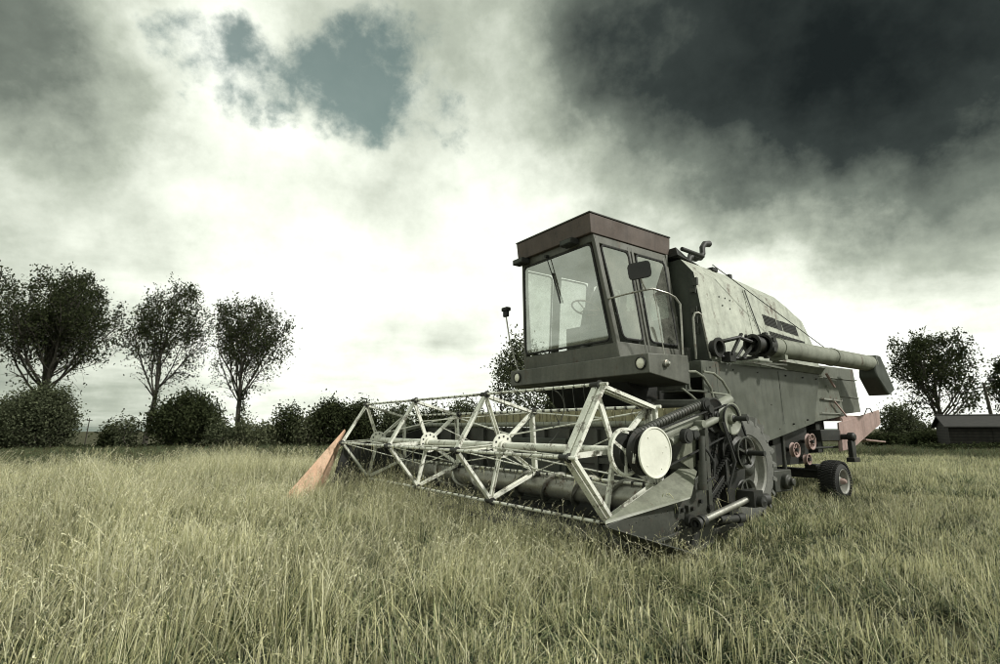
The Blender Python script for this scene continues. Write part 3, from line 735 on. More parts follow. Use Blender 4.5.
def build_hood_rear():
    mb = MB()
    # two stepped sheet-metal boxes
    mb.prism([P(4.51, v, z) for v, z in ((10.44, 2.16), (11.25, 2.13), (11.5, 1.46), (10.215, 1.335))], (0, 2.3, 0), 0)
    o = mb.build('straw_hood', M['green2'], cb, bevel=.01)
    mb = MB(); mb.prism([P(4.70, v, z) for v, z in ((10.72, 2.42), (12.6, 2.44), (12.76, 1.56), (11.3, 1.46))], (0, 2.0, 0), 0)
    for za, zb in ((2.20, 2.21), (1.86, 1.84)): mb.bar(P(4.695, 11.2, za), P(4.695, 12.72, zb), .02, .025, (0, 0, 1))
    mb.build('rear_shroud', M['green2'], o, bevel=.01)
    s = MB(); s.bar(P(4.48, 10.5, 1.76), P(4.48, 11.35, 1.74), .02, .03); s.bar(P(4.48, 10.45, 1.50), P(4.48, 11.45, 1.50), .012, .015)
    for v in (10.55, 10.95, 11.3): s.lathe(P(4.47, v, 1.76), (0, -1, 0), [(0, .015), (.02, .012), (.02, 0)], 8)
    s.box(P(4.475, 10.80, 1.98), P(4.49, 10.83, 2.02))
    s.build('hinge', M['steel'], o)
    # faded red deflector board
    d = MB()
    d.prism([P(4.50, v, z) for v, z in ((11.17, 1.33), (13.16, 1.60), (13.14, 1.31), (11.68, .85), (11.10, .80))], (0, .035, 0))
    d.prism([P(6.9, v, z) for v, z in ((11.17, 1.33), (13.16, 1.60), (13.14, 1.31), (11.68, .85), (11.10, .80))], (0, .035, 0))
    d.prism([P(4.53, 11.6, 1.36), P(6.9, 11.6, 1.36), P(6.9, 13.1, 1.46), P(4.53, 13.1, 1.46)], (0, 0, .02))
    d.prism([P(4.6, 12.6, .98), P(6.4, 12.6, .98), P(6.4, 13.6, .92), P(4.6, 13.6, .92)], (0, 0, .03))
    d.box(P(4.52, 11.3, 1.36), P(4.62, 12.6, 1.47))
    dd = d.build('straw_deflector', M['pink'], cb, bevel=.006)
    s = MB(); s.bar(P(4.45, 10.95, 1.72), P(4.45, 11.42, 1.44), .025, .02); s.build('latch', M['pink'], dd); s = MB(); s.tube([P(4.47, 12.3, 1.5), P(4.47, 12.45, 1.62), P(4.47, 12.6, 1.62), P(4.47, 12.7, 1.53)], .01, 6); s.build('lifting_loop', M['dark'], dd)
    # bumper bar and ballast knob
    s = MB(); s.tube([P(4.28, 11.2, 1.07), P(5.0, 11.2, 1.07)], .05, 12); s.lathe(P(4.32, 11.2, 1.07), (0, -1, 0), [(-.08, .04), (-.06, .08), (.03, .08), (.06, .05), (.06, 0)], 20)
    s.box(P(4.3, 11.12, .66), P(4.38, 11.28, 1.0)); s.box(P(4.27, 11.08, .62), P(4.41, 11.32, .70)); s.box(P(4.5, 10.4, 1.0), P(4.9, 11.2, 1.2))
    s.build('towing_bracket', M['dark'], cb, bevel=.01)
build_hood_rear()

def wheel(name, u, v, rad, width, rimr, rubber, lugs, hubcol, sgn=-1):
    root = empty(name, (0, 0, 0), 0, cb)
    # tyre: outer face at u, tyre runs inboard
    t = MB(); c = P(u, v, rad); w = width; s = -sgn
    prof = [(0.03, rimr), (.0, rimr + .03), (.0, rad - .12), (.025, rad - .05), (.08, rad - .012), (w / 2, rad), (w - .08, rad - .012), (w - .025, rad - .05), (w, rad - .12), (w, rimr + .03), (w - .03, rimr)]
    t.lathe(c, (0, s, 0), prof, 64, 0, True)
    if lugs:
        n = 22
        for k in range(n):
            for h in (0, 1):
                a0 = 2 * math.pi * (k + .5 * h) / n; a1 = a0 + .20
                def pt(a, o, rr): return c + Vector((math.cos(a) * rr, s * o, math.sin(a) * rr))
                o0, o1 = (.0, w / 2 + .01) if h == 0 else (w, w / 2 - .01)
                th = .045
                Q = [pt(a0, o0, rad - .10), pt(a0 + th * 1.6, o0, rad - .10), pt(a1 + th, o1, rad - .01), pt(a1, o1, rad - .01),
                     pt(a0, o0 + (.012 if h == 0 else -.012), rad + .022), pt(a0 + th * 1.4, o0 + (.012 if h == 0 else -.012), rad + .022), pt(a1 + th, o1, rad + .035), pt(a1, o1, rad + .035)]
                t.hexa(Q)
    else:
        for row in range(5):
            n = 44; o = w * (.12 + .19 * row)
            for k in range(n):
                a = 2 * math.pi * (k + .5 * (row % 2)) / n; da = .05
                rr = rad - (.012 if row in (0, 4) else -.003)
                def pt(a, o, r_): return c + Vector((math.cos(a) * r_, s * o, math.sin(a) * r_))
                t.hexa([pt(a - da, o - .024, rr - .02), pt(a + da * .6, o - .024, rr - .02), pt(a + da, o + .024, rr - .02), pt(a - da * .6, o + .024, rr - .02),
                        pt(a - da, o - .024, rr + .010), pt(a + da * .6, o - .024, rr + .010), pt(a + da, o + .024, rr + .010), pt(a - da * .6, o + .024, rr + .010)])
    t.build('tyre', rubber, root)
    r = MB()
    r.lathe(c, (0, s, 0), [(.015, rimr + .015), (.0, rimr + .005), (.02, rimr - .02), (.10, rimr - .035), (.12, rimr * .80)], 48)
    r.lathe(c, (0, s, 0), [(.12, rimr * .80), (.13, rimr * .45), (.08, rimr * .4), (.05, rimr * .28), (.05, 0)], 48, 0 if not lugs else 2)
    for k in range(8):
        a = k * math.pi / 4
        r.lathe(c + Vector((math.cos(a) * rimr * .6, s * .12, math.sin(a) * rimr * .6)), (0, -s, 0), [(0, .014), (.02, .014), (.02, 0)], 6, 1)
    r.lathe(c, (0, s, 0), [(w - .015, rimr + .015), (w - .1, rimr - .035), (w - .12, 0)], 48)
    r.build('rim', [M['rim'], M['dark'], M['mid']], root)
    h = MB(); h.lathe(c, (0, s, 0), [(.055, rimr * .27), (.0, rimr * .22), (-.03, rimr * .12), (-.03, 0)], 24); h.build('hub', hubcol, root)
    return root
wheel('front_wheel', 3.96, 7.0, .70, .42, .42, M['dustrubber'], True, M['mid'])
wheel('front_wheel', 7.75, 7.0, .70, .42, .42, M['dustrubber'], True, M['mid'], 1)
wheel('rear_wheel', 4.17, 10.32, .335, .30, .20, M['rubber'], False, M['pink'])
wheel('rear_wheel', 7.05, 10.32, .335, .30, .20, M['rubber'], False, M['pink'], 1)
m = MB(); m.box(P(4.45, 10.24, .36), P(6.8, 10.40, .52)); m.box(P(5.4, 10.2, .5), P(5.9, 10.45, 1.0)); m.bar(P(4.5, 10.18, .50), P(6.7, 10.18, .50), .03, .03); m.box(P(4.55, 10.2, .50), P(4.75, 10.44, .60))
m.build('rear_axle', M['dark'], cb, bevel=.01)

def build_ladder():
    m = MB()
    for u0 in (4.30, 4.62):
        dv = 0.0 if u0 < 4.5 else .12
        # bowed tube: level at the deck then down
        a = [P(u0, 6.25, 1.98), P(u0, 6.42, 1.99), P(u0, 6.60, 1.93), P(u0, 6.76, 1.78), P(u0, 6.83, 1.55), P(u0, 6.86, 1.3)]
        m.tube(a, .018, 8)
    for u0 in (4.30,):
        m.tube([P(u0, 6.60, 2.0), P(u0, 6.85, 1.99), P(u0, 7.05, 1.9), P(u0, 7.2, 1.75), P(u0, 7.28, 1.5)], .018, 8)
        m.tube([P(u0, 6.1, 1.75), P(u0, 6.3, 1.66), P(u0, 6.5, 1.55), P(u0, 6.55, 1.4)], .015, 8)
    m.tube([P(4.3, 6.75, 1.72), P(4.3, 7.2, 1.70)], .014, 8)
    o = m.build('ladder_rail', M['hoodgreen'], cb)
    s = MB(); s.box(P(4.33, 6.26, 1.72), P(4.75, 6.8, 1.745)); s.box(P(4.36, 6.26, 1.74), P(4.40, 6.3, 2.0)); s.box(P(4.55, 6.62, 1.74), P(4.59, 6.66, 2.15)); s.box(P(4.34, 6.8, 1.46), P(4.8, 7.05, 1.48)); s.box(P(4.34, 6.24, 1.75), P(4.8, 6.26, 1.95))
    s.build('ladder_step', M['green'], o, bevel=.005)
build_ladder()

# ---- header
def build_header():
    m = MB()
    # rear wall with stiffeners, floor, side plates
    u0, u1 = 3.34, 9.42
    m.box(P(u0, 5.10, .22), P(u1, 5.14, 1.24))
    m.prism([P(u0, v, z) for v, z in ((4.08, .10), (4.12, .13), (4.9, .20), (5.14, .32), (5.16, .26), (4.9, .14))], (0, u1 - u0, 0)) if False else None
    for k in range(13):
        uu = u0 + (u1 - u0) * k / 12
        m.box(P(uu - .03, 5.04, .4), P(uu + .03, 5.10, 1.22))
    m.box(P(u0, 5.05, .80), P(u1, 5.098, .87))
    hd = m.build('header', M['mid'], cb)
    t = MB(); t.prism([P(u0, v, z) for v, z in ((4.08, .10), (4.12, .13), (4.9, .20), (5.095, .30), (5.095, .24), (4.9, .14))], (0, u1 - u0, 0)); t.build('floor_pan', M['dark'], hd)
    t = MB(); t.tube([P(u0, 5.08, 1.285), P(u1, 5.08, 1.285)], .038, 12); t.build('top_tube', M['hoodgreen'], hd)
    t = MB(); t.box(P(3.5, 5.12, 1.32), P(8.2, 5.135, 1.46))
    for k in range(30): t.box(P(3.55 + k * .155, 5.105, 1.325), P(3.575 + k * .155, 5.12, 1.455))
    t.build('crop_guard', M['straw_sheet'], hd)
    # intake auger with flighting
    a = MB(); c0 = P(u0 + .02, 4.70, .50)
    a.tube([P(u0 + .02, 4.70, .50), P(u1 - .02, 4.70, .50)], .13, 28)
    o = a.build('intake_auger', M['auger'], hd)
    f = MB(); V = []; F = []; turns = 11; n = turns * 24; L_ = u1 - u0 - .1
    for i in range(n + 1):
        s = i / n; a_ = 2 * math.pi * turns * s * (1)
        if s > .5: a_ = -a_
        for r_ in (.125, .195):
            V.append(P(u0 + .05 + L_ * s, 4.70 + math.cos(a_) * r_, .50 + math.sin(a_) * r_))
    for i in range(n):
        if abs(i / n - .5) < .06: continue
        F.append((2 * i, 2 * i + 1, 2 * i + 3, 2 * i + 2))
    f.add(V, F, 0, True); ff = f.build('auger_flight', M['auger'], hd)
    sd = ff.modifiers.new('thick', 'SOLIDIFY'); sd.thickness = .006
    # cutter bar with fingers
    k = MB(); k.box(P(u0, 3.98, .125), P(u1, 4.07, .165))
    for i in range(80):
        uu = u0 + .04 + i * (u1 - u0 - .08) / 79
        k.add([P(uu - .02, 3.98, .13), P(uu + .02, 3.98, .13), P(uu, 3.84, .14), P(uu - .015, 3.98, .165), P(uu + .015, 3.98, .165)], [(0, 1, 2), (3, 2, 4), (0, 2, 3), (1, 4, 2)])
    k.build('cutter_bar', M['dark'], hd)
    # far end: side plate and orange divider
    p = MB(); p.prism([P(9.43, v, z) for v, z in ((3.3, .30), (3.5, 1.0), (4.3, 1.02), (5.12, 1.25), (5.14, .2), (4.0, .12))], (0, .03, 0)); p.build('end_plate', M['dark'], hd)
    d = MB()
    tip = P(9.5, 2.52, .10); top = P(9.49, 3.50, 1.22); mid = P(9.46, 3.33, .88); bot = P(9.44, 2.96, .06); tb = P(9.60, 3.56, 1.18); bb = P(9.62, 3.2, .08)
    d.add([tip, top, mid, bot, tb, bb], [(0, 2, 1), (0, 3, 2), (0, 1, 4), (0, 4, 5), (0, 5, 3), (1, 2, 3, 5, 4)])
    d.build('crop_divider', M['orange'], hd, bevel=.006, label='faded orange pointed crop divider')
    # near end: sloping bright sheet above a dark side plate
    d = MB()
    S = [P(3.38, 3.56, .44), P(3.50, 5.0, .89), P(3.40, 5.0, .80), P(3.22, 4.62, .60), P(3.32, 3.9, .475)]
    d.prism(S, (0, .012, -.012))
    d.prism([P(3.36, 3.57, .435), P(3.22, 4.58, .585), P(3.23, 4.62, .60), P(3.37, 3.58, .455)], (0, -.006, -.01))
    d.build('crop_divider', M['divider'], hd, bevel=.004)
    p = MB()
    S = [P(3.33, v, z) for v, z in ((3.55, .42), (4.60, .60), (4.98, .80), (5.12, .9), (5.12, .10), (4.75, .03), (4.3, .10), (3.9, .22))]
    p.prism(S, (0, .015, 0))
    S2 = [P(3.34, 3.52, .43), P(3.10, 4.0, .26), P(3.02, 4.45, .12), P(3.06, 4.8, .04), P(3.34, 4.75, .02), P(3.34, 4.3, .08), P(3.34, 3.9, .21)]
    p.prism(S2, (0, 0, -.012))
    for v, z in ((4.50, .47), (4.66, .47)): p.box(P(3.29, v, z - .03), P(3.33, v + .06, z + .03))
    for i in range(12): p.lathe(P(3.33, 3.85 + i * .09, .40 + .012 * i), (0, -1, 0), [(0, .008), (.005, .006), (.006, 0)], 6)
    p.bar(P(3.28, 4.05, .22), P(3.28, 4.72, .30), .03, .03)
    p.build('end_plate', M['mid'], hd, bevel=.004)
    b = MB()
    for q in ((4.5, .3), (4.9, .52), (4.95, .3), (4.9, .14), (4.55, .47), (4.71, .47)):
        b.lathe(P(3.325 if q[1] != .47 else 3.29, *q), (0, -1, 0), [(0, .02), (.03, .02), (.03, 0)], 8); b.build('bolt', M['dark'], hd); b = MB()
    # crank lever beside the plate
    b.tube([P(3.20, 4.62, .36), P(3.18, 4.60, .28), P(3.20, 4.55, .16)], [.045, .03, .03], 10)
    b.lathe(P(3.28, 4.62, .37), (0, -1, 0), [(0, .06), (.05, .06), (.05, .035), (.12, .035), (.12, 0)], 16)
    b.lathe(P(3.28, 4.54, .14), (0, -1, 0), [(0, .04), (.08, .04), (.08, 0)], 14)
    b.build('crank_lever', M['dark'], hd)
    # drive side: frame plate, shields
    p = MB()
    p.prism([P(3.46, v, z) for v, z in ((4.95, .15), (4.95, 1.15), (5.3, 1.5), (5.9, 1.55), (6.1, 1.2), (5.95, .45), (5.6, .18))], (0, .06, 0))
    p.box(P(3.40, 5.18, .15), P(3.46, 5.24, 1.3)); p.box(P(3.38, 5.5, .2), P(3.46, 5.56, .9))
    p.bar(P(3.42, 5.0, .35), P(3.42, 5.9, 1.0), .05, .03, (0, 1, 0)); p.bar(P(3.40, 5.05, .18), P(3.40, 5.75, .22), .05, .06)
    p.prism([P(3.40, v, z) for v, z in ((5.3, .16), (5.45, .02), (5.5, .25))], (0, .02, 0)); p.prism([P(3.40, v, z) for v, z in ((5.05, .16), (5.18, .02), (5.2, .25))], (0, .02, 0))
    p.prism([P(3.44, v, z) for v, z in ((4.98, .9), (5.15, 1.22), (5.28, 1.22), (5.2, .8))], (0, .01, 0))
    p.build('drive_frame', M['dark'], hd, bevel=.006)
    p = MB(); p.prism([P(3.43, v, z) for v, z in ((4.72, .93), (4.96, 1.22), (5.06, 1.2), (5.02, .85), (4.95, .82))], (0, .015, 0)); p.build('guard_plate', M['divider'], hd)
    return hd
hd = build_header()

def build_reel():
    C = (4.09, 1.02); RR = .68
    us = [3.68, 5.585, 7.49, 9.395]
    ang = [R(39.7 + 72 * k) for k in range(5)]
    J = lambda u, k, r=RR: P(u, C[0] + r * math.cos(ang[k]), C[1] + r * math.sin(ang[k]))
    m = MB(); m.tube([P(3.5, *C), P(9.5, *C)], .045, 18)
    reel = m.build('reel', M['white'], cb)
    for i, u in enumerate(us):
        s = MB()
        w = .075
        for k in range(5):
            a = J(u, k); b = J(u, (k + 1) % 5)
            mid = (a + b) / 2; nrm = (mid - P(u, *C)).normalized()
            dd = (b - a).normalized() * .02
            s.channel(a - dd * 0, b + dd * 0, w, .028, .007, nrm)
            if i == 0: # doubled channel on the drive end
                off = Vector((0, -.09, 0)); s.channel(a + off, b + off, .055, .028, .007, nrm)
            c = P(u, *C); e = J(u, k, RR - .02); st = c + (e - c).normalized() * .08
            s.channel(st, e, .05, .025, .007, (0, 1 if i % 2 else -1, 0))
        # joint bolts and gussets
        for k in range(5):
            s.lathe(J(u, k), UA, [(-.06, .03), (.06, .03), (.06, 0)], 10, 1); s.lathe(J(u, k), UA, [(-.065, .0), (-.065, .045), (-.05, .045)], 10, 1)
            s.lathe(J(u, k, RR - .03) + Vector((0, -.05, 0)), UA, [(-.012, 0), (-.012, .016), (0, .016)], 6, 1)
        s.build('reel_spider', [M['white'], M['dark']], reel)
        s = MB(); rad = .152 if i else .12
        prof = [(-.008, .05), (-.008, rad), (.008, rad), (.008, .05)]
        s.lathe(P(u - .035, *C), UA, prof, 36, 0, False)
        for k in range(10):
            a = k * math.pi / 5 + .2; q = P(u - .044, C[0] + math.cos(a) * rad * .74, C[1] + math.sin(a) * rad * .74)
            s.lathe(q, (0, -1, 0), [(0, .014), (.003, .014), (.003, 0)], 10, 1)
        s.lathe(P(u, *C), UA, [(-.09, .045), (-.09, .07), (.03, .07), (.03, .045)], 20, 0)
        s.build('hub_plate', [M['disc'] , M['dark']], reel)
    for k in range(5):
        b = MB(); b.tube([J(3.52, k, RR + .005), J(9.45, k, RR + .005)], .017, 10); b.build('reel_bar', M['white'], reel)
    # bracing rods
    b = MB()
    for k, (i0, i1) in enumerate(((1, 0), (1, 2), (3, 2))):
        for q in (0, 2, 4):
            a = P(us[i0], *C) + (J(us[i0], q) - P(us[i0], *C)) * .3
            b.tube([a, J(us[i1], q, RR * .9)], .010, 6); b.tube([J(us[i0], q, RR * .97), J(us[i1], (q + 1) % 5, RR * .5)], .008, 6)
    b.build('brace_rod', M['white'], reel)
    # tines hang from the bars
    t = MB(); rr = random.Random(3)
    for k in range(5):
        for i in range(38):
            u = 3.66 + i * (9.36 - 3.66) / 37
            j = J(u, k, RR + .0); ln = .20 + .05 * rr.random()
            if rr.random() < .10:
                bend = .06
                pts = [j + Vector((-.02, 0, .015)), j + Vector((-.06, .03, .03 - ln * .3)), j + Vector((.04, .04 + rr.random() * .15, -ln * .7)), j + Vector((bend, .1, -ln))]
            else:
                dx = rr.uniform(-.015, .03); dy = rr.uniform(-.015, .015)
                pts = [j + Vector((-.015, 0, .02)), j + Vector((-.03, 0, -.02)), j + Vector((-.02 + dx * .5, dy * .5, -ln * .5)), j + Vector((dx, dy, -ln))]
            t.tube(pts, .0035, 4, False)
            t.lathe(j, UA, [(-.015, .019), (.015, .019)], 8)
    # larger hoops of bent wire between bars
    for (u, k) in ((4.35, 1), (4.9, 1), (5.3, 0), (6.1, 1)):
        a = J(u, k)
        pts = [a + Vector((.32 * math.sin(s) * .9, .06 * s, -.30 * (1 - math.cos(s)) * .75)) for s in [i * .28 for i in range(10)]]
        t.tube(pts, .006, 5, False)
    to = t.build('tine', M['mid'], reel); to['kind'] = 'stuff'
    # drive end: open ring, dark drum, white cover disc
    d = MB(); c = P(3.50, 4.03, 1.02)
    d.lathe(c, UA, [(-.02, .20), (-.02, .225), (.02, .225), (.02, .20)], 44, 0, True, True)
    for k in range(3):
        a = k * 2.09 + .5; d.bar(c, c + Vector((math.cos(a) * .2, 0, math.sin(a) * .2)), .03, .012, (0, 1, 0))
    d.lathe(c, UA, [(-.10, 0), (-.10, .03), (.1, .03)], 14, 0); d.tube([c + Vector((0, -.1, 0)), c + Vector((-.03, -.13, -.02)), c + Vector((-.05, -.13, -.1))], .014, 8)
    d.build('drive_ring', M['white'], reel)
    d = MB(); d.lathe(P(3.52, 4.1, 1.02), UA, [(-.02, 0), (-.02, .16), (.10, .18), (.12, 0)], 36); d.build('chain_drum', M['dark'], reel)
    d = MB(); c = P(3.31, 4.20, 1.015)
    d.lathe(c, UA, [(-.022, 0), (-.022, .218), (-.030, .222), (-.030, .234), (-.022, .238), (-.012, .238), (-.012, 0)], 56)
    for a in (.3, 2.2, 3.9, 5.2): d.lathe(c + Vector((math.cos(a) * .17, -.022, math.sin(a) * .17)), (0, -1, 0), [(0, .009), (.006, .007), (.006, 0)], 6)
    d.build('pulley_cover', M['disc'], reel)
    d = MB(); d.lathe(P(3.44, 4.20, 1.015), UA, [(-.08, .0), (-.08, .22), (-.05, .20), (-.03, .20), (0, .225), (.03, .2), (.03, 0)], 40)
    d.build('belt_pulley', M['dark'], reel)
    return reel
build_reel()

def build_drive():
    # reel arms
    a = MB()
    a.bar(P(9.50, 5.10, 1.30), P(9.50, 4.05, 1.05), .06, .08)
    a.build('reel_arm', M['hoodgreen'], cb, bevel=.01)
    t = MB(); t.tube([P(3.50, 5.85, 1.56), P(3.50, 4.95, 1.28), P(3.50, 4.3, 1.06)], .062, 16); t.build('reel_arm', M['hoodgreen'], cb)
    t = MB(); t.tube([P(3.40, 5.5, 1.36), P(3.42, 4.6, 1.10)], .04, 14); t.build('control_rod', M['hoodgreen'], cb)
    t = MB()
    t.tube([P(3.44, 5.22, 1.50), P(3.45, 4.72, 1.36), P(3.46, 4.10, 1.17)], .045, 10)
    for i in range(26): # ribbed sleeve
        s = i / 25; p = P(3.44, 5.22, 1.50).lerp(P(3.46, 4.10, 1.17), s) + Vector((0, 0, .0)); t.lathe(p, P(3.46, 4.10, 1.17) - P(3.44, 5.22, 1.50), [(-.008, .044), (0, .054), (.008, .044)], 10)
    t.build('flexible_sleeve', M['mid'], cb)
    t = MB(); t.lathe(P(3.38, 5.22, 1.49), (0, -1, 0), [(-.04, .07), (.0, .07), (.0, .05), (.01, .05), (.01, .0)], 20); t.lathe(P(3.36, 5.24, 1.44), (0, -1, 0), [(-.06, .045), (.02, .045), (.02, 0)], 14); t.build('tension_roller', M['dark'], cb); t = MB()
    t.lathe(P(3.3, 4.72, 1.16), (0, -1, 0), [(-.04, .075), (.02, .075), (.02, .05), (.03, .05), (.03, 0)], 20); t.lathe(P(3.3, 4.86, 1.17), (0, -1, 0), [(-.04, .05), (.02, .05), (.02, 0)], 16)
    t.build('tension_roller', M['dark'], cb)
    def pulley(u, v, z, r, spokes, mat, stub=.18):
        p = MB(); c = P(u, v, z)
        p.lathe(c, (0, -1, 0), [(-.06, r), (-.04, r - .03), (-.01, r - .03), (.01, r), (.012, r - .014), (-.0, r - .03), (-.02, r * .35), (.02, r * .32), (.03, 0)] if not spokes else [(-.06, r), (-.03, r - .03), (.0, r - .03), (.02, r), (.022, r - .016), (.0, r - .045), (-.05, r - .045), (-.06, r)], 44, 0)
        if spokes:
            for k in range(spokes):
                a = 2 * math.pi * k / spokes + .3
                p.bar(c + Vector((0, -.0, 0)), c + Vector((math.cos(a) * (r - .03), .0, math.sin(a) * (r - .03))), .025, .035, (0, 1, 0))
        p.lathe(c, (0, -1, 0), [(-.2, .035), (.03, .04), (.04, .028), (stub, .028), (stub, 0)], 18, 1)
        p.build('drive_pulley', [mat, M['dark']], cb)
    pulley(3.33, 5.60, 1.34, .175, 0, M['hoodgreen'])
    pulley(3.42, 5.40, 1.38, .19, 0, M['dark'], .05)
    pulley(3.30, 5.76, .97, .18, 5, M['mid'], .22)
    pulley(3.42, 5.72, .98, .22, 0, M['dark'], .05)
    pulley(3.42, 5.95, .52, .16, 4, M['mid'], .12)
    pulley(3.40, 5.05, .45, .14, 6, M['dark'], .1)
    def belt(u, A, ra, B, rb, w=.022, mat='rubber', th=.012, lug=False):
        # open belt round two wheels in the v-z plane
        A = Vector(A); B = Vector(B); d = B - A; L_ = d.length; base_a = math.atan2(d.y, d.x)
        off = math.acos((ra - rb) / L_)
        pts = []
        for i in range(13):
            t = base_a + off + (2 * math.pi - 2 * off) * i / 12; pts.append(A + Vector((math.cos(t), math.sin(t))) * ra)
        for i in range(13):
            t = base_a - off + (2 * off) * i / 12; pts.append(B + Vector((math.cos(t), math.sin(t))) * rb)
        b = MB(); pts.append(pts[0]); 
        for i in range(len(pts) - 1):
            p0, p1 = pts[i], pts[i + 1]
            if (p1 - p0).length < 1e-4: continue
            n = Vector((-(p1 - p0).y, (p1 - p0).x)).normalized()
            b.bar(P(u, *p0), P(u, *p1), w, th, (n.x, 0, n.y))
            if lug:
                k = max(1, int((p1 - p0).length / .04))
                for j in range(k):
                    q = p0.lerp(p1, (j + .5) / k); b.bar(P(u, *(q - (p1-p0).normalized() * .009)), P(u, *(q + (p1-p0).normalized() * .009)), w + .012, th + .012, (n.x, 0, n.y))
        b.build('drive_chain' if lug else 'drive_belt', M[mat], cb)
    belt(3.37, (5.60, 1.34), .16, (4.22, 1.0), .19)
    belt(3.32, (5.57, 1.34), .15, (5.76, .97), .15, .02)
    belt(3.40, (5.76, .97), .09, (5.05, .45), .08, .025, 'dark', .012, True)
    belt(3.43, (5.40, 1.30), .10, (5.05, .42), .08, .025, 'dark', .012, True)
    # universal-joint shaft
    s = MB(); s.tube([P(3.14, 4.66, .385), P(3.14, 5.46, .515)], .032, 16); o = s.build('drive_shaft', M['steel'], cb)
    s = MB()
    s.box(P(3.06, 5.44, .44), P(3.24, 5.62, .60)); s.lathe(P(3.10, 5.66, .5), (1, -.2, 0), [(-.04, .06), (.08, .06), (.08, 0)], 16); s.lathe(P(3.06, 5.54, .5), (0, -1, 0), [(-.1, .06), (.05, .06), (.05, .03), (.07, 0)], 16)
    s.build('universal_joint', M['dark'], o); s = MB()
    s.lathe(P(3.14, 4.58, .37), (1, 0, .16), [(-.04, .035), (-.04, .06), (0, .06), (0, .045), (.03, .045), (.03, .058), (.09, .058), (.09, .03)], 16)
    s.build('universal_joint', M['dark'], o)
    s = MB(); s.tube([P(3.16, 4.95, .36), P(3.16, 5.28, .34)], .04, 12); s.lathe(P(3.16, 5.26, .34), (1, 0, 0), [(0, .05), (.1, .05), (.12, .02)], 12); s.build('grease_sleeve', M['dark'], cb)
    # hydraulic cylinder with hose
    s = MB(); s.tube([P(3.24, 4.84, .68), P(3.24, 4.86, .92)], .042, 14); s.tube([P(3.24, 4.86, .92), P(3.24, 4.88, 1.16)], .03, 14); s.lathe(P(3.24, 4.84, .68), (0, 0, -1), [(-.02, .05), (.04, .05), (.04, 0)], 12)
    o = s.build('hydraulic_cylinder', M['mid'], cb)
    s = MB(); s.tube([P(3.22, 4.88, .72), P(3.20, 4.98, .76), P(3.20, 5.0, .9), P(3.22, 4.94, 1.0), P(3.24, 4.9, 1.05)], .012, 8); s.tube([P(3.2, 5.2, 1.3), P(3.15, 5.3, .9), P(3.2, 5.2, .6)], .014, 8); s.build('hydraulic_hose', M['rubber'], o)
    # angled struts and cross tube by the wheel
    s = MB(); s.tube([P(3.5, 5.5, 1.5), P(4.6, 5.9, 1.55)], .06, 14); s.bar(P(3.5, 5.3, .5), P(4.8, 6.3, .7), .1, .1); s.tube([P(3.55, 5.9, .98), P(4.9, 6.3, 1.2)], .04, 12)
    s.bar(P(4.0, 5.2, .95), P(5.4, 5.9, 1.2), .08, .08)
    s.build('cross_beam', M['mid'], cb)
build_drive()

# ------------------------------------------------------------------ vegetation
def quads_mesh(name, V, mat, parent=None, rnds=None, col=None, nper=4):
    n = len(V) // nper
    me = bpy.data.meshes.new(name)
    me.vertices.add(len(V)); me.vertices.foreach_set('co', np.asarray(V, dtype=np.float32).ravel())
    me.loops.add(len(V)); me.loops.foreach_set('vertex_index', np.arange(len(V), dtype=np.int32))
    me.polygons.add(n); me.polygons.foreach_set('loop_start', np.arange(0, len(V), nper, dtype=np.int32))
    me.update(calc_edges=True)
    if rnds is not None:
        a = me.attributes.new('rnd', 'FLOAT', 'FACE'); a.data.foreach_set('value', np.asarray(rnds, dtype=np.float32))
    me.materials.append(mat)
    o = bpy.data.objects.new(name, me); COL.objects.link(o)
    if parent: o.parent = parent
    return o

def leaves(centres, size, rg, wind=(.35, 0, .35), tall=1.6):
    n = len(centres)
    d = rg.normal(size=(n, 3)) + np.array(wind) * 1.5
    d /= np.linalg.norm(d, axis=1)[:, None]
    e = rg.normal(size=(n, 3)); e -= d * (e * d).sum(1)[:, None]; e /= np.linalg.norm(e, axis=1)[:, None]
    s = (size * rg.uniform(.55, 1.3, n))[:, None]
    c = centres
    V = np.stack([c - d * s * tall * .5, c + e * s * .5, c + d * s * tall * .5, c - e * s * .5], 1)
    return V.reshape(-1, 3)

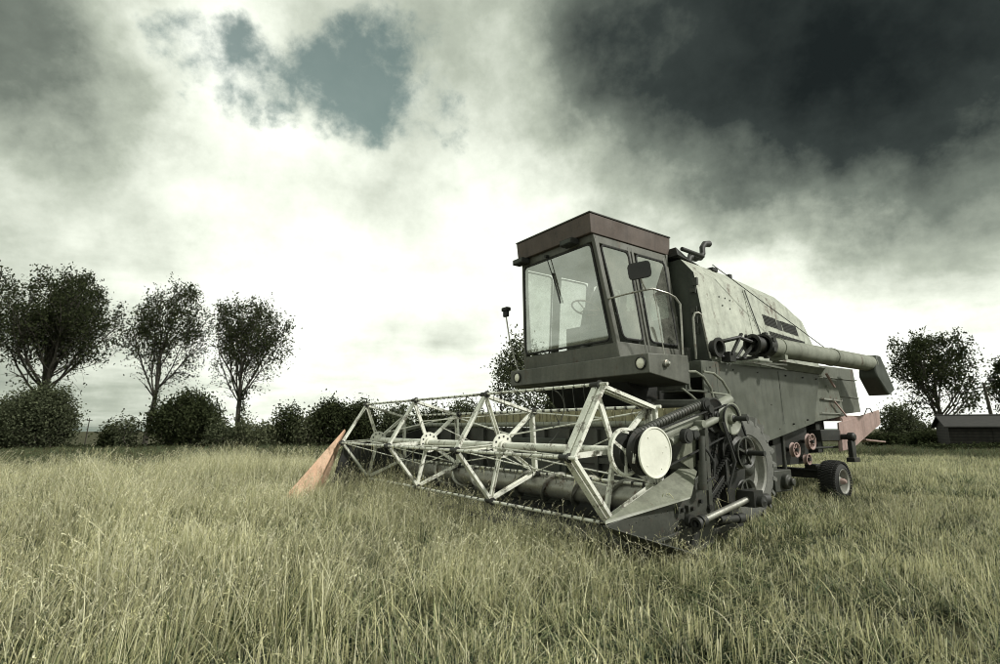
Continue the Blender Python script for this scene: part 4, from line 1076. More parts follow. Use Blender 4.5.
def tree(name, x, y, h, trunk_h, crown, label, cat, ntarget=240, nleaf=14000, leaf=.16, trunk_r=.22, seed=1, mat='leaf', lean=0., wind=(.35, 0, .35), group=None, topdense=1., fork=None, jitter=.34, z0=None, trunks=1):
    """crown: (cx, cz, rx, rz, ry, power) ellipsoid in local metres; targets are joined to the limbs by nearest neighbour"""
    rg = np.random.default_rng(seed)
    zz = gz(x, y) if z0 is None else z0
    root = empty(name, (x, y, zz)); tag(root, label, cat, group)
    cx, cz, rx, rz, ry = crown
    # trunk nodes
    nodes = []; par = []
    fk = []
    for tk in range(trunks):
        ox = (tk - (trunks - 1) / 2) * rx * .5 if trunks > 1 else 0.
        k0 = len(nodes)
        nt_ = max(3, int(trunk_h / .6))
        for i in range(nt_ + 1):
            t = i / nt_
            nodes.append(np.array([ox + lean * t * trunk_h + .05 * math.sin(3 * t + seed), .04 * math.cos(2.3 * t + seed), trunk_h * t])); par.append(k0 + i - 1 if i else -1)
        fk.append(len(nodes) - 1)
    top = nodes[fk[0]].copy()
    # targets
    T = []
    while len(T) < ntarget:
        p = rg.uniform(-1, 1, 3)
        r = np.linalg.norm(p)
        if r > 1: continue
        if r < .35 and rg.random() < .6: continue
        if rg.random() > .45 + .55 * topdense * (p[2] * .5 + .5): continue
        # ragged outline
        lump = 1 + .10 * math.sin(5 * math.atan2(p[2], p[0]) + seed) + .07 * math.sin(11 * math.atan2(p[2], p[0]) + 2 * seed)
        q = np.array([cx + p[0] * rx * lump, p[1] * ry * lump, cz + p[2] * rz * lump])
        if trunks == 1 and q[2] < trunk_h + .1 + .42 * math.hypot(q[0] - lean * trunk_h, q[1]): continue
        T.append(q)
    T.sort(key=lambda q: np.linalg.norm(q - top))
    child = [0] * len(nodes)
    ends = []
    gdir = [np.array([0, 0, 1.])] * len(nodes)
    for q in T:
        base_i = min(fk) if trunks == 1 else 0
        A = np.array(nodes[base_i:]); G_ = np.array(gdir[base_i:])
        dv = q - A; dist = np.linalg.norm(dv, axis=1) + 1e-6
        cs = (dv * G_).sum(1) / dist
        pen = dist * (1 + 1.6 * (1 - cs)) + np.where(dv[:, 2] < 0, 1.2, 0)
        i = int(np.argmin(pen)) + base_i
        a = nodes[i]; L_ = np.linalg.norm(q - a); n = max(1, int(L_ / .5)); prev = i
        ctl = a + gdir[i] * L_ * .38
        for k in range(1, n + 1):
            t = k / n
            b = a * (1 - t) ** 2 + ctl * 2 * t * (1 - t) + q * t * t + rg.normal(size=3) * .035 * (1 if k < n else 0)
            g_ = b - nodes[prev]; g_ = g_ / (np.linalg.norm(g_) + 1e-6) + np.array([0, 0, .12]); gdir.append(g_ / np.linalg.norm(g_))
            nodes.append(b); par.append(prev); prev = len(nodes) - 1
        ends.append(prev)
    # pipe model radii
    w = np.zeros(len(nodes))
    for e in ends: w[e] += 1
    for i in range(len(nodes) - 1, -1, -1):
        if par[i] >= 0: w[par[i]] += w[i] if w[i] > 0 else .3
    rad = trunk_r * (np.maximum(w, .6) / max(w)) ** .5; rad = np.maximum(rad, .012)
    mb = MB()
    for tk in range(trunks):
        k0 = 0 if tk == 0 else fk[tk - 1] + 1
        idx = list(range(k0, fk[tk] + 1))
        mb.tube([nodes[i] for i in idx], [rad[i] * (1.35 if j == 0 else 1) for j, i in enumerate(idx)], 9, False)
    for i in range(len(nodes)):
        if par[i] < 0 or i <= max(fk): continue
        a, b = nodes[par[i]], nodes[i]
        if np.linalg.norm(b - a) < 1e-3: continue
        mb.tube([a, b], [min(rad[par[i]], rad[i] * 1.3), rad[i]], 4 if rad[i] < .06 else 6, False)
    mb.build('trunk', M['bark'], root)
    # leaves around twig nodes
    E = np.array([nodes[i] for i in range(len(nodes)) if i > max(fk) and w[i] <= 3.5])
    wt = (.35 + topdense * np.clip((E[:, 2] - (cz - rz)) / (2 * rz), 0, 1)) ** 1.5
    # random clump density gives gaps and thick clumps
    wt *= rg.choice([.2, .7, 1.1, 1.8], len(E), p=[.2, .3, .3, .2]); wt /= wt.sum()
    pick = rg.choice(len(E), nleaf, p=wt)
    c = E[pick] + rg.normal(size=(nleaf, 3)) * np.array([jitter * .8, jitter * .8, jitter * 1.15]) + np.array(wind) * rg.uniform(0, .5, (nleaf, 1))
    c[:, 2] = np.maximum(c[:, 2], .1)
    V = leaves(c, leaf, rg, wind)
    quads_mesh('crown', V, M[mat], root, rg.random(nleaf))
    return root

def fan_tree(x, y, h, trunk_h, crown, label, seed, nleaf, leaf=.12, trunk_r=.22, limbs=7, spread=38, lean=0., topdense=1., ivy=0, mat='leaf', density=1., low=6, thick=1., fill=420):
    """trunk that forks into a fan of rising limbs, recursively branched inside an egg-shaped envelope"""
    rg = np.random.default_rng(seed)
    root = empty('tree', (x, y, gz(x, y))); tag(root, label, 'tree', G)
    cx, cz, rx, rz, ry = crown
    mb = MB(); twig = []
    tr = [np.array([lean * t * trunk_h + .06 * math.sin(4 * t + seed), .05 * math.cos(3 * t + seed), trunk_h * t]) for t in np.linspace(0, 1, 8)]
    mb.tube(tr, [trunk_r * (1.35 if i == 0 else 1.05 - .25 * i / 7) for i in range(8)], 10, False)
    up = np.array([0, 0, 1.])
    def inside(p):
        a = math.atan2(p[2] - cz, p[0] - cx)
        lump = 1 + .09 * math.sin(3 * a + seed) + .07 * math.sin(7 * a + 2.1 * seed) + .04 * math.sin(13 * a)
        return abs((p[0] - cx) / rx) ** 2.5 + abs(p[1] / ry) ** 2.5 + abs((p[2] - cz) / rz) ** 2.5 < lump ** 2.5
    def grow(p, d, r, lev, maxlen):
        st = (.55, .42, .34, .26)[lev]; n = int(maxlen / st); pts = [p]; rs = [r]; q = p.copy(); out = 0
        for i in range(n):
            d = d + rg.normal(size=3) * (.07, .11, .15, .2)[lev] + up * (.050, .06, .05, .04)[lev] + np.array([.012, 0, 0]); d /= np.linalg.norm(d)
            q = q + d * st; ok = inside(q)
            if not ok and (q[2] > cz - rz * .9 or i > 4):
                out += 1
                if out > (0 if rg.random() < .6 else 2): break
            rr = max(r * (1 - (i + 1) / (n + 1)) ** .8, .010); pts.append(q.copy()); rs.append(rr)
            if lev <= 2: big.append((q.copy(), d.copy(), rr))
            if lev < 3 and i >= (1 if lev else 2):
                for _ in range((1, 1, 1)[lev] + (rg.random() < (.55, .5, .3)[lev] * density)):
                    if rg.random() > (.80, .80, .62)[lev]: continue
                    e = rg.normal(size=3); e -= d * (e @ d); e /= np.linalg.norm(e) + 1e-6
                    k = math.tan(R(rg.uniform(24, 46))); c = d + e * k + up * .12; c /= np.linalg.norm(c)
                    grow(q.copy(), c, max(rr * rg.uniform(.42, .62), .010), lev + 1, maxlen * rg.uniform(.30, .55) * (1 - .45 * i / n))
            if lev >= 2 or (lev == 1 and i > n * .5): twig.append((q.copy(), d.copy()))
        if len(pts) > 1: mb.tube(pts, rs, (7, 5, 4, 3)[lev], False)
        twig.append((pts[-1], d))
    L_ = (cz + rz - trunk_h) * 1.08; big = []
    for k in range(limbs):
        a = 2 * math.pi * k / limbs + rg.uniform(-.3, .3); t = R(spread) * (.25 + .75 * rg.random()) if k else .06
        s0 = tr[-1] if k < 3 else tr[int(rg.integers(low, 8))]
        if k >= limbs * .55: t = R(spread) * rg.uniform(.8, 1.1)
        d = np.array([math.cos(a) * math.sin(t), math.sin(a) * math.sin(t) * .8, math.cos(t)])
        grow(s0.copy(), d, trunk_r * thick * (.6 if k == 0 else rg.uniform(.26, .42)), 0, L_ * rg.uniform(.85, 1.05))
    # finer twigs reach into every part of the crown the limbs left empty
    BP = np.array([b[0] for b in big]); BD = np.array([b[1] for b in big])
    base_n = len(twig); cnt = 0
    while cnt < fill:
        p = rg.uniform(-1, 1, 3)
        q = np.array([cx + p[0] * rx, p[1] * ry, cz + p[2] * rz])
        if not inside(q) or q[2] < trunk_h - .5: continue
        cnt += 1
        dv = q - BP; ds = np.linalg.norm(dv, axis=1) + 1e-6
        i = int(np.argmin(ds * (1 + .8 * (1 - (dv * BD).sum(1) / ds))))
        a = BP[i]; n = max(3, int(ds[i] / .4)); c_ = a + BD[i] * ds[i] * .4; pts = []
        for k in range(n + 1):
            t = k / n; pts.append(a * (1 - t) ** 2 + c_ * 2 * t * (1 - t) + q * t * t + rg.normal(size=3) * .03)
            if t > .35: twig.append((pts[-1].copy(), (q - c_) / (np.linalg.norm(q - c_) + 1e-6)))
        mb.tube(pts, [max(.022 * (1 - k / n), .009) for k in range(n + 1)], 3, False)
    mb.build('trunk', M['bark'], root)
    E = np.array([t[0] for t in twig]); D = np.array([t[1] for t in twig])
    hgt = np.clip((E[:, 2] - (cz - rz)) / (2 * rz), 0, 1)
    wt = (.5 + topdense * hgt ** 1.2) * rg.choice([.4, .9, 1.3], len(E)); wt /= wt.sum()
    pk = rg.choice(len(E), nleaf, p=wt)
    c = E[pk] + D[pk] * rg.uniform(-.2, .45, (nleaf, 1)) + rg.normal(size=(nleaf, 3)) * .17
    c[:, 0] += .05
    V = leaves(c, leaf, rg, (.30, 0, .55), 1.7)
    if ivy:
        n = ivy; t = rg.uniform(.25, 1.1, n); ci = np.stack([lean * t * trunk_h + .12 + np.abs(rg.normal(size=n)) * .22 * np.where(rg.random(n) < .8, 1, -.8), rg.normal(size=n) * .2, t * trunk_h], 1)
        V = np.concatenate([V, leaves(ci, leaf, rg, (.1, 0, .1))])
    quads_mesh('crown', V, M[mat], root, rg.random(len(V) // 4))
    print('tree', len(twig), len(mb.v))
    return root

G = 'wind-blown trees along the field edge'
fan_tree(-45.2, 44, 15.0, 5.0, (.0, 9.7, 3.9, 5.3, 3.4), 'large dark tree cut off by the left edge of the photo', 5, 22000, .13, .33, 10, 48, topdense=.9)
fan_tree(-37.2, 44, 15.0, 4.9, (.7, 9.6, 3.85, 5.0, 3.6), 'broadest dense leafy tree, rising behind the big bush at left', 2, 25000, .125, .34, 14, 50, topdense=.9)
fan_tree(-28.5, 44, 13.4, 4.8, (.9, 8.9, 3.0, 4.2, 2.8), 'tall thin tree with sparse see-through crown, second of the three whole ones', 23, 10500, .11, .20, 10, 40, lean=.07, topdense=1.0, ivy=450, fill=620)
fan_tree(-21.2, 44, 12.4, 4.3, (.5, 8.2, 3.1, 4.0, 2.9), 'round-topped tree with ivy on its slim trunk, nearest the harvester reel', 14, 12500, .11, .20, 11, 42, lean=.015, topdense=.8, ivy=700, fill=620)
fan_tree(38.9, 48, 9.9, 3.4, (-.1, 6.1, 3.2, 4.3, 3.0), 'spreading round tree to the right of the harvester spout', 6, 12500, .135, .22, 13, 54, topdense=.8, low=4)
fan_tree(46.2, 48, 9., 2.8, (.6, 4.9, 2.6, 3.5, 2.6), 'dark tree cut off by the right edge of the photo', 8, 10000, .135, .22, 11, 62, topdense=.8, low=4)
# ivy on the third tree's trunk is part of its crown look; bushes follow
B = 'bushes along the field edge'
def bush(x, y, w, h, seed, label, n=7000, leaf=.14, mat='leaf2', trunks=3, depth=None):
    n = int(n * 1.15); leaf *= .80; w *= .88
    tree('bush', x, y, h, max(.25, h * .15), (0, h * .5, w / 2, h * .50, (depth or w) / 2), label, 'bush', int(70 + n / 60), n, leaf, .07 + .015 * h, seed, mat, 0, (.08, 0, .1), B, .35, None, .36, None, trunks)
def at(px, d): return (px - 500) / 536.6 * d
bush(at(46, 37), 37, 4.5, 4.1, 21, 'big grey-green bush below the broadest tree', 26000, .12, 'leaf2')
bush(at(8, 38), 38, 4.0, 2.9, 22, 'blackish bush at the left edge of the photo', 10000, .16, 'leaf')
bush(at(-30, 38), 38, 4.0, 3.4, 35, 'dark bush just outside the left edge of the photo', 6000, .16, 'leaf')
bush(at(120, 38), 38, 1.5, 1.4, 23, 'small low bush left of the tall thin tree', 3000, .13, 'leaf')
bush(at(133, 37), 37, 1.6, 2.0, 24, 'thin upright shrub against the tall thin tree', 1600, .13, 'leaf2', 2)
bush(at(191, 38), 38, 4.6, 3.6, 25, 'dark rounded bush between the two tall thin trees', 14000, .15, 'leaf')
bush(at(226, 37), 37, 1.8, 1.5, 26, 'low bush at the foot of the round-topped tree', 2500, .13, 'leaf2')
bush(at(248, 38), 38, 1.6, 1.6, 27, 'low pale shrub right of the round-topped tree', 2000, .13, 'leaf3')
bush(at(268, 37), 37, 2.0, 1.4, 28, 'pale green bush, lowest before the orange divider', 2800, .13, 'leaf3')
bush(at(291, 38), 38, 2.0, 2.7, 29, 'slim dark bush with a gap beneath it, left of the orange divider', 3500, .14, 'leaf')
bush(at(308, 37), 37, 1.4, 2.0, 30, 'pale shrub immediately left of the orange divider tip', 1800, .13, 'leaf3')
bush(at(334, 38), 38, 3.2, 3.0, 31, 'dark bush directly behind the orange divider', 8000, .15, 'leaf')
bush(at(362, 38), 38, 2.4, 2.9, 32, 'tall dark bush seen through the far end of the reel', 7000, .15, 'leaf')
bush(at(398, 38), 38, 2.6, 2.6, 33, 'grey-green bush seen through the second bay of the reel', 5000, .15, 'leaf2')
bush(at(432, 38), 38, 2.8, 2.5, 34, 'low dark bush seen under the reel top bar', 5000, .15, 'leaf')
bush(at(465, 38), 38, 3.0, 2.9, 36, 'ragged bush left of the tree behind the cab', 6000, .15, 'leaf2')
tree('tree', at(517, 38), 38, 7.2, 1.2, (.35, 4.0, 2.0, 3.5, 2.0), 'grey-green tree half hidden behind the cab sill', 'tree', 240, 7000, .12, .16, 37, 'leaf2', group=G, topdense=.5, jitter=.45)
bush(at(560, 38), 38, 3.6, 4.0, 38, 'bush showing through the gap under the cab', 6000, .15, 'leaf2')
bush(at(893, 44), 44, 2.6, 3.4, 40, 'upright bush beside the red deflector board', 5500, .14, 'leaf2', 2)
bush(at(916, 45), 45, 1.8, 2.3, 41, 'sparse shrub left of the right-hand tree trunk', 1400, .14, 'leaf2', 2)

def hedge(x0, x1, y, h, seed, label, n, leaf=.15):
    rg = np.random.default_rng(seed)
    root = empty('hedge', ((x0 + x1) / 2, y, gz((x0 + x1) / 2, y))); tag(root, label, 'hedge')
    W = (x1 - x0) / 2
    t = rg.uniform(-W, W, n); t = t[rg.random(n) < .55 + .45 * np.sin(t * 1.7 + seed)]; n = len(t)
    prof = h * (.86 + .10 * np.sin(t * .9 + seed) + .07 * np.sin(t * 2.3) + .04 * np.sin(t * 6.1))
    c = np.stack([t, rg.normal(size=n) * .45, prof * rg.uniform(0, 1, n) ** .75 + rg.normal(size=n) * .08], 1)
    c[:, 2] = np.maximum(c[:, 2], .03)
    quads_mesh('foliage', leaves(c, leaf, rg, (.1, 0, .2)), M['leaf'], root, rg.random(n))
hedge(at(862, 41), at(950, 41), 41, 1.45, 50, 'long low dark hedge between the harvester and the shed', 15000)
hedge(at(-30, 39.5), at(345, 39.5), 39.5, .46, 51, 'low ragged hedge running behind the long grass under the left trees', 22000, .12)
hedge(at(900, 35), at(1080, 35), 34.6, .8, 52, 'low weedy hedge along the foot of the dark shed', 9000, .12)

# shed
def build_shed():
    x0, y0 = 29.6, 36.; z0 = gz(x0, y0) - .1
    root = empty('shed', (x0, y0, z0), R(-30)); tag(root, 'low dark wooden shed with pitched roof at the right edge of the field', 'shed')
    m, nt, out = new_mat('shed_boards'); L = nt.links.new
    tc = N(nt, 'ShaderNodeTexCoord'); w = N(nt, 'ShaderNodeTexWave', i_Scale=1.6, i_Distortion=.6, i_Detail=3.); w.bands_direction = 'Z'; L(tc.outputs['Object'], w.inputs[0])
    n = N(nt, 'ShaderNodeTexNoise', i_Scale=4., i_Detail=6.); L(tc.outputs['Object'], n.inputs[0])
    r = ramp(nt, n.outputs[0], [(.3, (.012, .011, .009)), (.7, (.034, .031, .025))])
    mx = N(nt, 'ShaderNodeMix', data_type='RGBA', blend_type='MULTIPLY'); mx.inputs[0].default_value = .6; L(r.outputs[0], mx.inputs[6]); L(w.outputs[0], mx.inputs[7])
    b = N(nt, 'ShaderNodeBsdfPrincipled', i_Roughness=.9); L(mx.outputs[2], b.inputs[0]); L(b.outputs[0], out.inputs[0])
    h = 1.85; W = 4.2; LN = 9.
    mb = MB(); mb.box((0, 0, 0), (LN, W, h)); mb.prism([(0.002, 0, h), (0.002, W, h), (0.002, W * .5, h + .62)], (LN - .004, 0, 0)); mb.build('wall', m, root)
    mr, nt, out = new_mat('roof_tiles'); L = nt.links.new
    tc = N(nt, 'ShaderNodeTexCoord'); br = N(nt, 'ShaderNodeTexBrick', i_Scale=3.); L(tc.outputs['Object'], br.inputs[0])
    br.inputs['Color1'].default_value = (.018, .018, .016, 1); br.inputs['Color2'].default_value = (.035, .033, .03, 1); br.inputs['Mortar'].default_value = (.015, .015, .014, 1)
    b = N(nt, 'ShaderNodeBsdfPrincipled', i_Roughness=.85); L(br.outputs[0], b.inputs[0]); L(b.outputs[0], out.inputs[0])
    rf = MB()
    for s in (0, 1):
        a = (-.25, W * .5, h + .67); e = (-.25, -.3 if s == 0 else W + .3, h - .06)
        rf.prism([a, e, (e[0], e[1], e[2] + .09), (a[0], a[1], a[2] + .09)], (LN + .5, 0, 0))
    rf.tube([(-.27, W * .5, h + .77), (LN + .27, W * .5, h + .77)], .07, 8)
    rf.build('roof', mr, root)
    d = MB(); d.box((2.2, -.05, 0), (3.3, .01, 1.8)); 
    for z in (.5, 1.3): d.box((2.25, -.075, z), (3.25, -.05, z + .12))
    d.build('door', m, root)
    wn = MB(); wn.box((5, -.04, .9), (6, -.005, 1.5)); fo = wn.build('window', m, root); g = MB(); g.box((5.08, -.05, .97), (5.92, -.041, 1.43)); g.build('pane', M['rubber'], fo)
build_shed()

def pole(x, y, h, label, r=.09, lean=0., lamp=False):
    root = empty('utility_pole', (x, y, gz(x, y))); tag(root, label, 'pole')
    m = MB(); m.tube([(0, 0, 0), (lean * h * .5, 0, h * .5), (lean * h, 0, h)], [r, r * .85, r * .65], 10); m.build('post', M['bark'], root)
    t = lean * h
    if lamp:
        m = MB(); m.tube([(t, 0, h - .2), (t + .25, 0, h + .15), (t + .5, 0, h + .2)], .035, 8); m.lathe((t + .6, 0, h + .2), (1, 0, 0), [(-.2, .05), (-.1, .13), (.2, .14), (.28, 0)], 14); m.build('lamp_head', M['dark'], root)
        m = MB(); m.bar((t - .5, 0, h - .35), (t + .5, 0, h - .35), .08, .08); m.build('crossarm', M['bark'], root)
    else:
        m = MB(); m.bar((t - .22, 0, h - .2), (t + .22, 0, h - .2), .06, .06); m.lathe((t - .18, 0, h - .12), (0, 0, 1), [(-.05, .03), (0, .04), (.08, .02), (.08, 0)], 8); m.build('crossarm', M['bark'], root)
pole(at(988.5, 42), 42, 5.3, 'dark utility pole with a lamp head rising behind the shed', .15, -.085, True)
pole(at(93, 44), 44, 2.6, 'thin slanting post in the gap between the big bush and the low bush', .05, .06)

# ------------------------------------------------------------------ grass (geometry-node instances of real blade clumps)
def blade(rg, base, h, w, lean, curl, az, c0, c1, seg=4, tip=.15):
    """returns quads (V) and colours for one curved blade"""
    d = np.array([math.cos(az), math.sin(az), 0]); s = np.array([-math.sin(az + rg.uniform(-.9, .9)), math.cos(az + rg.uniform(-.9, .9)), 0])
    pts = []; t0 = np.array(base, float); ang = lean
    st = h / seg
    for i in range(seg + 1):
        pts.append(t0.copy()); t0 = t0 + (d * math.sin(ang) + np.array([0, 0, math.cos(ang)])) * st; ang += curl / seg
    V = []; C = []
    for i in range(seg):
        a = 1 - (1 - tip) * (i / seg) ** 1.5; b = 1 - (1 - tip) * ((i + 1) / seg) ** 1.5
        V += [pts[i] - s * w * a / 2, pts[i] + s * w * a / 2, pts[i + 1] + s * w * b / 2, pts[i + 1] - s * w * b / 2]
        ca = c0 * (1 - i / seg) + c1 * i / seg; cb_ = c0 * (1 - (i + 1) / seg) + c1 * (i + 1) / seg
        C += [ca, ca, cb_, cb_]
    return V, C, pts[-1], d * math.sin(ang) + np.array([0, 0, math.cos(ang)])

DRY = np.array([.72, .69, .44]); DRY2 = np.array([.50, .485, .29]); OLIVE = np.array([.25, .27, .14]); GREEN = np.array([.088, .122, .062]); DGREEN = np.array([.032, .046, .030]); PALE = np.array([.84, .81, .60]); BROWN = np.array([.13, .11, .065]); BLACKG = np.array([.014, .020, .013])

def clump(kind, seed, rad=.32):
    rg = np.random.default_rng(seed); V = []; C = []
    tufts = [(rad * .85 * math.sqrt(rg.random()), rg.random() * 6.283, rg.normal(.15, .55)) for _ in range(7)]
    def put(n, h, w, lean, curl, cols, cols1, seg=4, head=None, tuft=.7):
        for _ in range(n):
            if rg.random() < tuft:
                tr_, ta, taz = tufts[rg.integers(len(tufts))]
                x = tr_ * math.cos(ta) + rg.normal(0, .035); y = tr_ * math.sin(ta) + rg.normal(0, .035); az = taz + rg.normal(0, 1.0)
            else:
                r = rad * math.sqrt(rg.random()); a = rg.random() * 6.283; x, y = r * math.cos(a), r * math.sin(a); az = rg.random() * 6.283
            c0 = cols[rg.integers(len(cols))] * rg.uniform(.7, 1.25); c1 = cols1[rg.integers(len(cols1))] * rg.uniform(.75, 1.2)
            v, c, e, d = blade(rg, (x, y, -.02), rg.uniform(*h), rg.uniform(*w), abs(rg.normal(0, lean)), rg.uniform(*curl), az, c0, c1, seg, .10 if head is None else .55)
            V.extend(v); C.extend(c)
            if head:
                n2, hl, hw = head
                for k in range(n2):
                    t = k / n2
                    p = e + d * hl * t; q = p + (d * .8 + rg.normal(size=3) * .35) * hl * .26
                    s = rg.normal(size=3); s /= np.linalg.norm(s); m_ = (p + q) / 2
                    V.extend([p, m_ + s * hw, q, m_ - s * hw]); cc = c1 * rg.uniform(.7, 1.1); C.extend([cc] * 4)
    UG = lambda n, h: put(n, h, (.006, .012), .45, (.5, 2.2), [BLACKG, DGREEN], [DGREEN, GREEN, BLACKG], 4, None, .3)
    if kind == 'tall':
        UG(60, (.12, .30))
        put(30, (.28, .54), (.0044, .0078), .15, (-.1, .5), [DRY2, OLIVE], [DRY, PALE, DRY2], 3)
        put(18, (.34, .62), (.0024, .004), .18, (.1, .9), [OLIVE, DRY2], [DRY, DRY2, PALE], 5, (8, .09, .003))
        put(28, (.24, .50), (.006, .012), .22, (.5, 2.2), [GREEN, DGREEN, OLIVE], [OLIVE, GREEN, DRY], 5)
        put(18, (.26, .50), (.005, .009), .35, (.8, 2.8), [DRY2, OLIVE], [DRY, PALE], 6)
    elif kind == 'stalk':
        UG(70, (.10, .26))
        put(34, (.16, .34), (.0052, .0085), .07, (-.06, .10), [DRY2, DRY], [DRY, PALE, DRY2], 2, 0, .55)
        put(30, (.16, .36), (.005, .011), .30, (.6, 2.2), [GREEN, OLIVE, DGREEN], [GREEN, OLIVE, DRY2], 5)
        put(10, (.25, .45), (.0025, .004), .15, (.1, .7), [OLIVE], [DRY], 4, (5, .06, .0024))
    elif kind == 'green':
        UG(60, (.12, .28))
        put(54, (.18, .42), (.006, .013), .3, (.7, 2.4), [DGREEN, GREEN, OLIVE, GREEN], [GREEN, OLIVE, OLIVE, DRY2], 6)
        put(12, (.2, .4), (.005, .009), .45, (.5, 1.6), [DRY2], [DRY, PALE], 5)
    elif kind == 'tangle':
        UG(50, (.10, .22))
        put(40, (.25, .55), (.004, .008), 1.05, (.2, 1.1), [OLIVE, DRY2, GREEN], [DRY, OLIVE, PALE, DRY2], 5, None, .4)
        put(20, (.10, .24), (.005, .008), .14, (-.1, .2), [DRY2, DRY], [DRY, PALE], 2, 0)
        put(26, (.14, .32), (.006, .012), .5, (.6, 2.3), [DGREEN, GREEN], [GREEN, OLIVE], 5)
    elif kind == 'short':
        UG(50, (.06, .14))
        put(44, (.09, .20), (.005, .0075), .10, (-.1, .2), [DRY2, OLIVE], [DRY, DRY2, PALE], 2, 0, .5)
        put(50, (.08, .20), (.005, .010), .35, (.5, 1.8), [GREEN, DGREEN, OLIVE], [GREEN, OLIVE, DRY2], 4)
    elif kind == 'weed':
        put(60, (.35, .7), (.006, .012), .15, (.1, .8), [DGREEN, BROWN, GREEN], [BROWN, OLIVE * .6, GREEN], 4, (5, .12, .008))
        put(60, (.2, .5), (.008, .016), .25, (.4, 1.6), [DGREEN, BLACKG], [OLIVE * .6, GREEN], 4)
    elif kind == 'straw':
        put(1, (.55, .7), (.006, .008), .35, (.5, 1.2), [DRY], [PALE], 6)
        put(2, (.5, .75), (.003, .0045), .22, (.2, .8), [DRY], [PALE], 5, (8, .10, .0035))
        put(7, (.3, .5), (.010, .016), .5, (.9, 2.2), [GREEN], [OLIVE, DRY2], 7)
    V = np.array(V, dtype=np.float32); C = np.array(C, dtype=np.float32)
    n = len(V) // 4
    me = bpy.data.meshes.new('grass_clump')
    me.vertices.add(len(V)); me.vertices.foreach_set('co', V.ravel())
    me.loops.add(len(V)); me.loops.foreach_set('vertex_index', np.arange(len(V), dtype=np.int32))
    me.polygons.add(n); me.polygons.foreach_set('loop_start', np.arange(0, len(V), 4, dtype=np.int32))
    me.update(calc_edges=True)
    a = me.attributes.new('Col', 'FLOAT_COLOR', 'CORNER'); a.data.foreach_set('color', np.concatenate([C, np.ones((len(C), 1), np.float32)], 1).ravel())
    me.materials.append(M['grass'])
    return me

KINDS = ['tall'] * 4 + ['stalk'] * 3 + ['green'] * 3 + ['tangle'] * 3 + ['short'] * 3 + ['weed'] * 2 + ['straw'] * 3
src = bpy.data.collections.new('clump_library')     # not linked to the scene: only the instances are drawn
for i, k in enumerate(KINDS):
    src.objects.link(bpy.data.objects.new('clump_%02d_%s' % (i, k), clump(k, 100 + i)))
IDX = {k: [i for i, q in enumerate(KINDS) if q == k] for k in set(KINDS)}

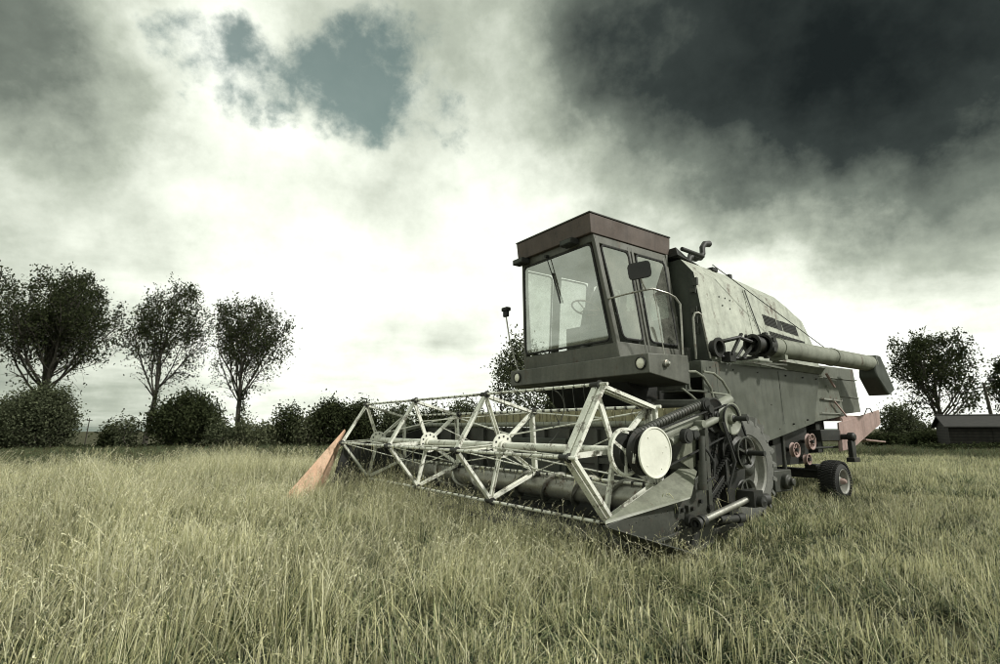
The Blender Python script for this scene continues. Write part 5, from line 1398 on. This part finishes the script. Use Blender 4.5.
def build_grass():
    rg = np.random.default_rng(5)
    pts = []; rot = []; scl = []; idx = []
    cy, sy = math.cos(YAW), math.sin(YAW)
    def nz(x, y, s): return math.sin(x * s + 1.3) * math.cos(y * s * 1.1 + .7) + .6 * math.sin(x * s * 2.3 + y * s * 1.9)
    bands = [(0.7, 3.2, 34, .85), (3.2, 6, 26, 1.), (6, 10, 18, 1.1), (10, 16, 11, 1.25), (16, 25, 7, 1.5), (25, 36, 4, 1.9), (36, 52, 1.6, 2.4)]
    for r0, r1, dens, sc_ in bands:
        half = R(64) if r1 < 30 else R(56)
        area = half * (r1 ** 2 - r0 ** 2); n = int(area * dens)
        rr = np.sqrt(rg.uniform(r0 ** 2, r1 ** 2, n)); az = rg.uniform(-half, half, n)
        for r, a in zip(rr, az):
            x, y = r * math.sin(a), r * math.cos(a)
            u = -x * sy + y * cy; v = x * cy + y * sy
            # keep clear of tyres and the header body
            if 3.9 < u < 4.45 and 6.6 < v < 7.4: continue
            if 4.1 < u < 4.55 and 10.1 < v < 10.55: continue
            q = rg.random(); h = 1.
            w = nz(x, y, 1.1)
            in_header = 3.3 < u < 9.45 and 4.05 < v < 5.2
            cut = (v > 4.6 and 2.9 < u) or u < 2.9 + .35 * math.sin(v * 1.3)        # already harvested side
            if in_header:
                k = 'short'; h = .7
                if u > 5.2 and v < 4.5 and rg.random() < .75: k = 'tall' if q < .6 else 'stalk'; h = .72
            elif v > 5 and 3.3 < u < 9.5 and v < 13: k = 'short' if q < .8 else 'green'; h = .9
            elif cut:
                far = r > 11
                k = ('tangle' if q < .34 + .1 * w else 'stalk' if q < .66 else 'green' if q < .86 else 'short') if not far else ('short' if q < .5 else 'stalk' if q < .8 else 'green')
                h = .66
                if 2.0 < u < 3.5 and 3.2 < v < 6.6: h = .27 if u > 2.6 else .48
                if far: h = .75
                if q > .985 and r < 14: k = 'straw'; h = .8
            else:
                if r < 7: h0 = .72
                if r < 3.6 and rg.random() < .35: q = .9
                k = 'tall' if q < .55 + .12 * w else 'stalk' if q < .72 else 'green'
                h = 1.0 + .10 * nz(x, y, .5)
                if q > .975: k = 'straw'
                h *= .78 if r < 6 else .78 + .22 * min(1, (r - 6) / 5)
                if u < 5.2 and v > 2.4: h *= .86
            if x < -4 and 17 < r < 34 and nz(x, y, .25) * 1.5 + (r - 19) * .5 > .3: k = 'weed' if q < .85 else 'tall'; h = .60
            if r > 34: k = 'weed' if q < .6 else 'stalk'; h = .6
            z = gz(x, y)
            pts.append((x, y, z)); rot.append((rg.normal(0, .05), rg.normal(.03, .06), rg.uniform(-.7, .7) if k in ('tall', 'weed') else rg.uniform(0, 6.28)))
            s = rg.uniform(.74, 1.26) * (1 + .16 * nz(x + 9, y - 4, .9))
            wide = sc_ * rg.uniform(.85, 1.15)
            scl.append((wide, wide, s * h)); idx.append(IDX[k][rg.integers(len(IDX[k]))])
    me = bpy.data.meshes.new('grass')
    me.vertices.add(len(pts)); me.vertices.foreach_set('co', np.array(pts, np.float32).ravel())
    for nm, dat in (('rot', rot), ('scl', scl)):
        a = me.attributes.new(nm, 'FLOAT_VECTOR', 'POINT'); a.data.foreach_set('vector', np.array(dat, np.float32).ravel())
    a = me.attributes.new('idx', 'INT', 'POINT'); a.data.foreach_set('value', np.array(idx, np.int32))
    me.materials.append(M['grass'])
    o = bpy.data.objects.new('grass', me); COL.objects.link(o)
    tag(o, 'long dry and green meadow grass covering the field', 'grass', kind='stuff')
    ng = bpy.data.node_groups.new('grass_nodes', 'GeometryNodeTree')
    ng.interface.new_socket('Geometry', in_out='INPUT', socket_type='NodeSocketGeometry'); ng.interface.new_socket('Geometry', in_out='OUTPUT', socket_type='NodeSocketGeometry')
    gi = ng.nodes.new('NodeGroupInput'); go = ng.nodes.new('NodeGroupOutput'); L = ng.links.new
    m2p = ng.nodes.new('GeometryNodeMeshToPoints'); L(gi.outputs[0], m2p.inputs['Mesh'])
    ci = ng.nodes.new('GeometryNodeCollectionInfo'); ci.inputs['Collection'].default_value = src; ci.inputs['Separate Children'].default_value = True; ci.inputs['Reset Children'].default_value = True
    ip = ng.nodes.new('GeometryNodeInstanceOnPoints'); L(m2p.outputs[0], ip.inputs['Points']); L(ci.outputs[0], ip.inputs['Instance']); ip.inputs['Pick Instance'].default_value = True
    def attr(nm, t):
        n = ng.nodes.new('GeometryNodeInputNamedAttribute'); n.data_type = t; n.inputs['Name'].default_value = nm
        return n.outputs['Attribute']
    L(attr('idx', 'INT'), ip.inputs['Instance Index'])
    e2r = ng.nodes.new('FunctionNodeEulerToRotation'); L(attr('rot', 'FLOAT_VECTOR'), e2r.inputs[0]); L(e2r.outputs[0], ip.inputs['Rotation'])
    L(attr('scl', 'FLOAT_VECTOR'), ip.inputs['Scale'])
    L(ip.outputs[0], go.inputs[0])
    md = o.modifiers.new('scatter', 'NODES'); md.node_group = ng
    print('grass clumps', len(pts))
build_grass()

def build_straw():
    rg = np.random.default_rng(77); V = []; C = []
    def tuft(u, v, z, n, ln, down=True):
        p = P(u, v, z); wx = base[0] + p.x * math.cos(YAW) - p.y * math.sin(YAW); wy = base[1] + p.x * math.sin(YAW) + p.y * math.cos(YAW)
        for _ in range(n):
            lean = rg.uniform(1.9, 3.0) if down else rg.uniform(.9, 1.9)
            c = [DRY2, DRY, OLIVE][rg.integers(3)] * rg.uniform(.6, 1.1)
            vv, cc, _e, _d = blade(rg, (wx + rg.normal(0, .03), wy + rg.normal(0, .03), p.z + .01), rg.uniform(.5, 1.) * ln, rg.uniform(.003, .006), lean, rg.uniform(-.5, .9), rg.random() * 6.28, c, c, 4, .5)
            V.extend(vv); C.extend(cc)
    C0 = (4.09, 1.02)
    for _ in range(46):
        k = [3, 4, 2, 3, 4][rg.integers(5)]; a = R(39.7 + 72 * k); u = rg.uniform(3.8, 9.3)
        tuft(u, C0[0] + .68 * math.cos(a), C0[1] + .68 * math.sin(a), int(rg.integers(2, 8)), .22)
    for _ in range(60): tuft(rg.uniform(3.5, 9.3), 4.03, .17, 7, .25, False)
    for _ in range(34): tuft(rg.uniform(3.5, 9.3), 4.70 + rg.normal(0, .05), .66, int(rg.integers(3, 9)), .28, rg.random() < .7)
    for _ in range(24): tuft(rg.uniform(3.5, 8.5), 5.07, 1.33, int(rg.integers(2, 7)), .16)
    for (u, v, z) in ((3.35, 4.4, .62), (3.25, 4.7, .35), (3.3, 4.95, .75), (3.4, 5.3, .5), (3.3, 5.5, .6), (3.2, 4.5, .12), (3.15, 4.8, .08), (3.4, 5.7, .4), (3.5, 3.95, .35), (3.45, 5.05, 1.25)): tuft(u, v, z, 9, .2)
    V = np.array(V, dtype=np.float32); C = np.array(C, dtype=np.float32); n = len(V) // 4
    o = quads_mesh('loose_straw', V, M['grass'])
    a = o.data.attributes.new('Col', 'FLOAT_COLOR', 'CORNER'); a.data.foreach_set('color', np.concatenate([C, np.ones((len(C), 1), np.float32)], 1).ravel())
    tag(o, 'dry straw wisps caught on the reel bars and header', 'straw', kind='stuff')
build_straw()
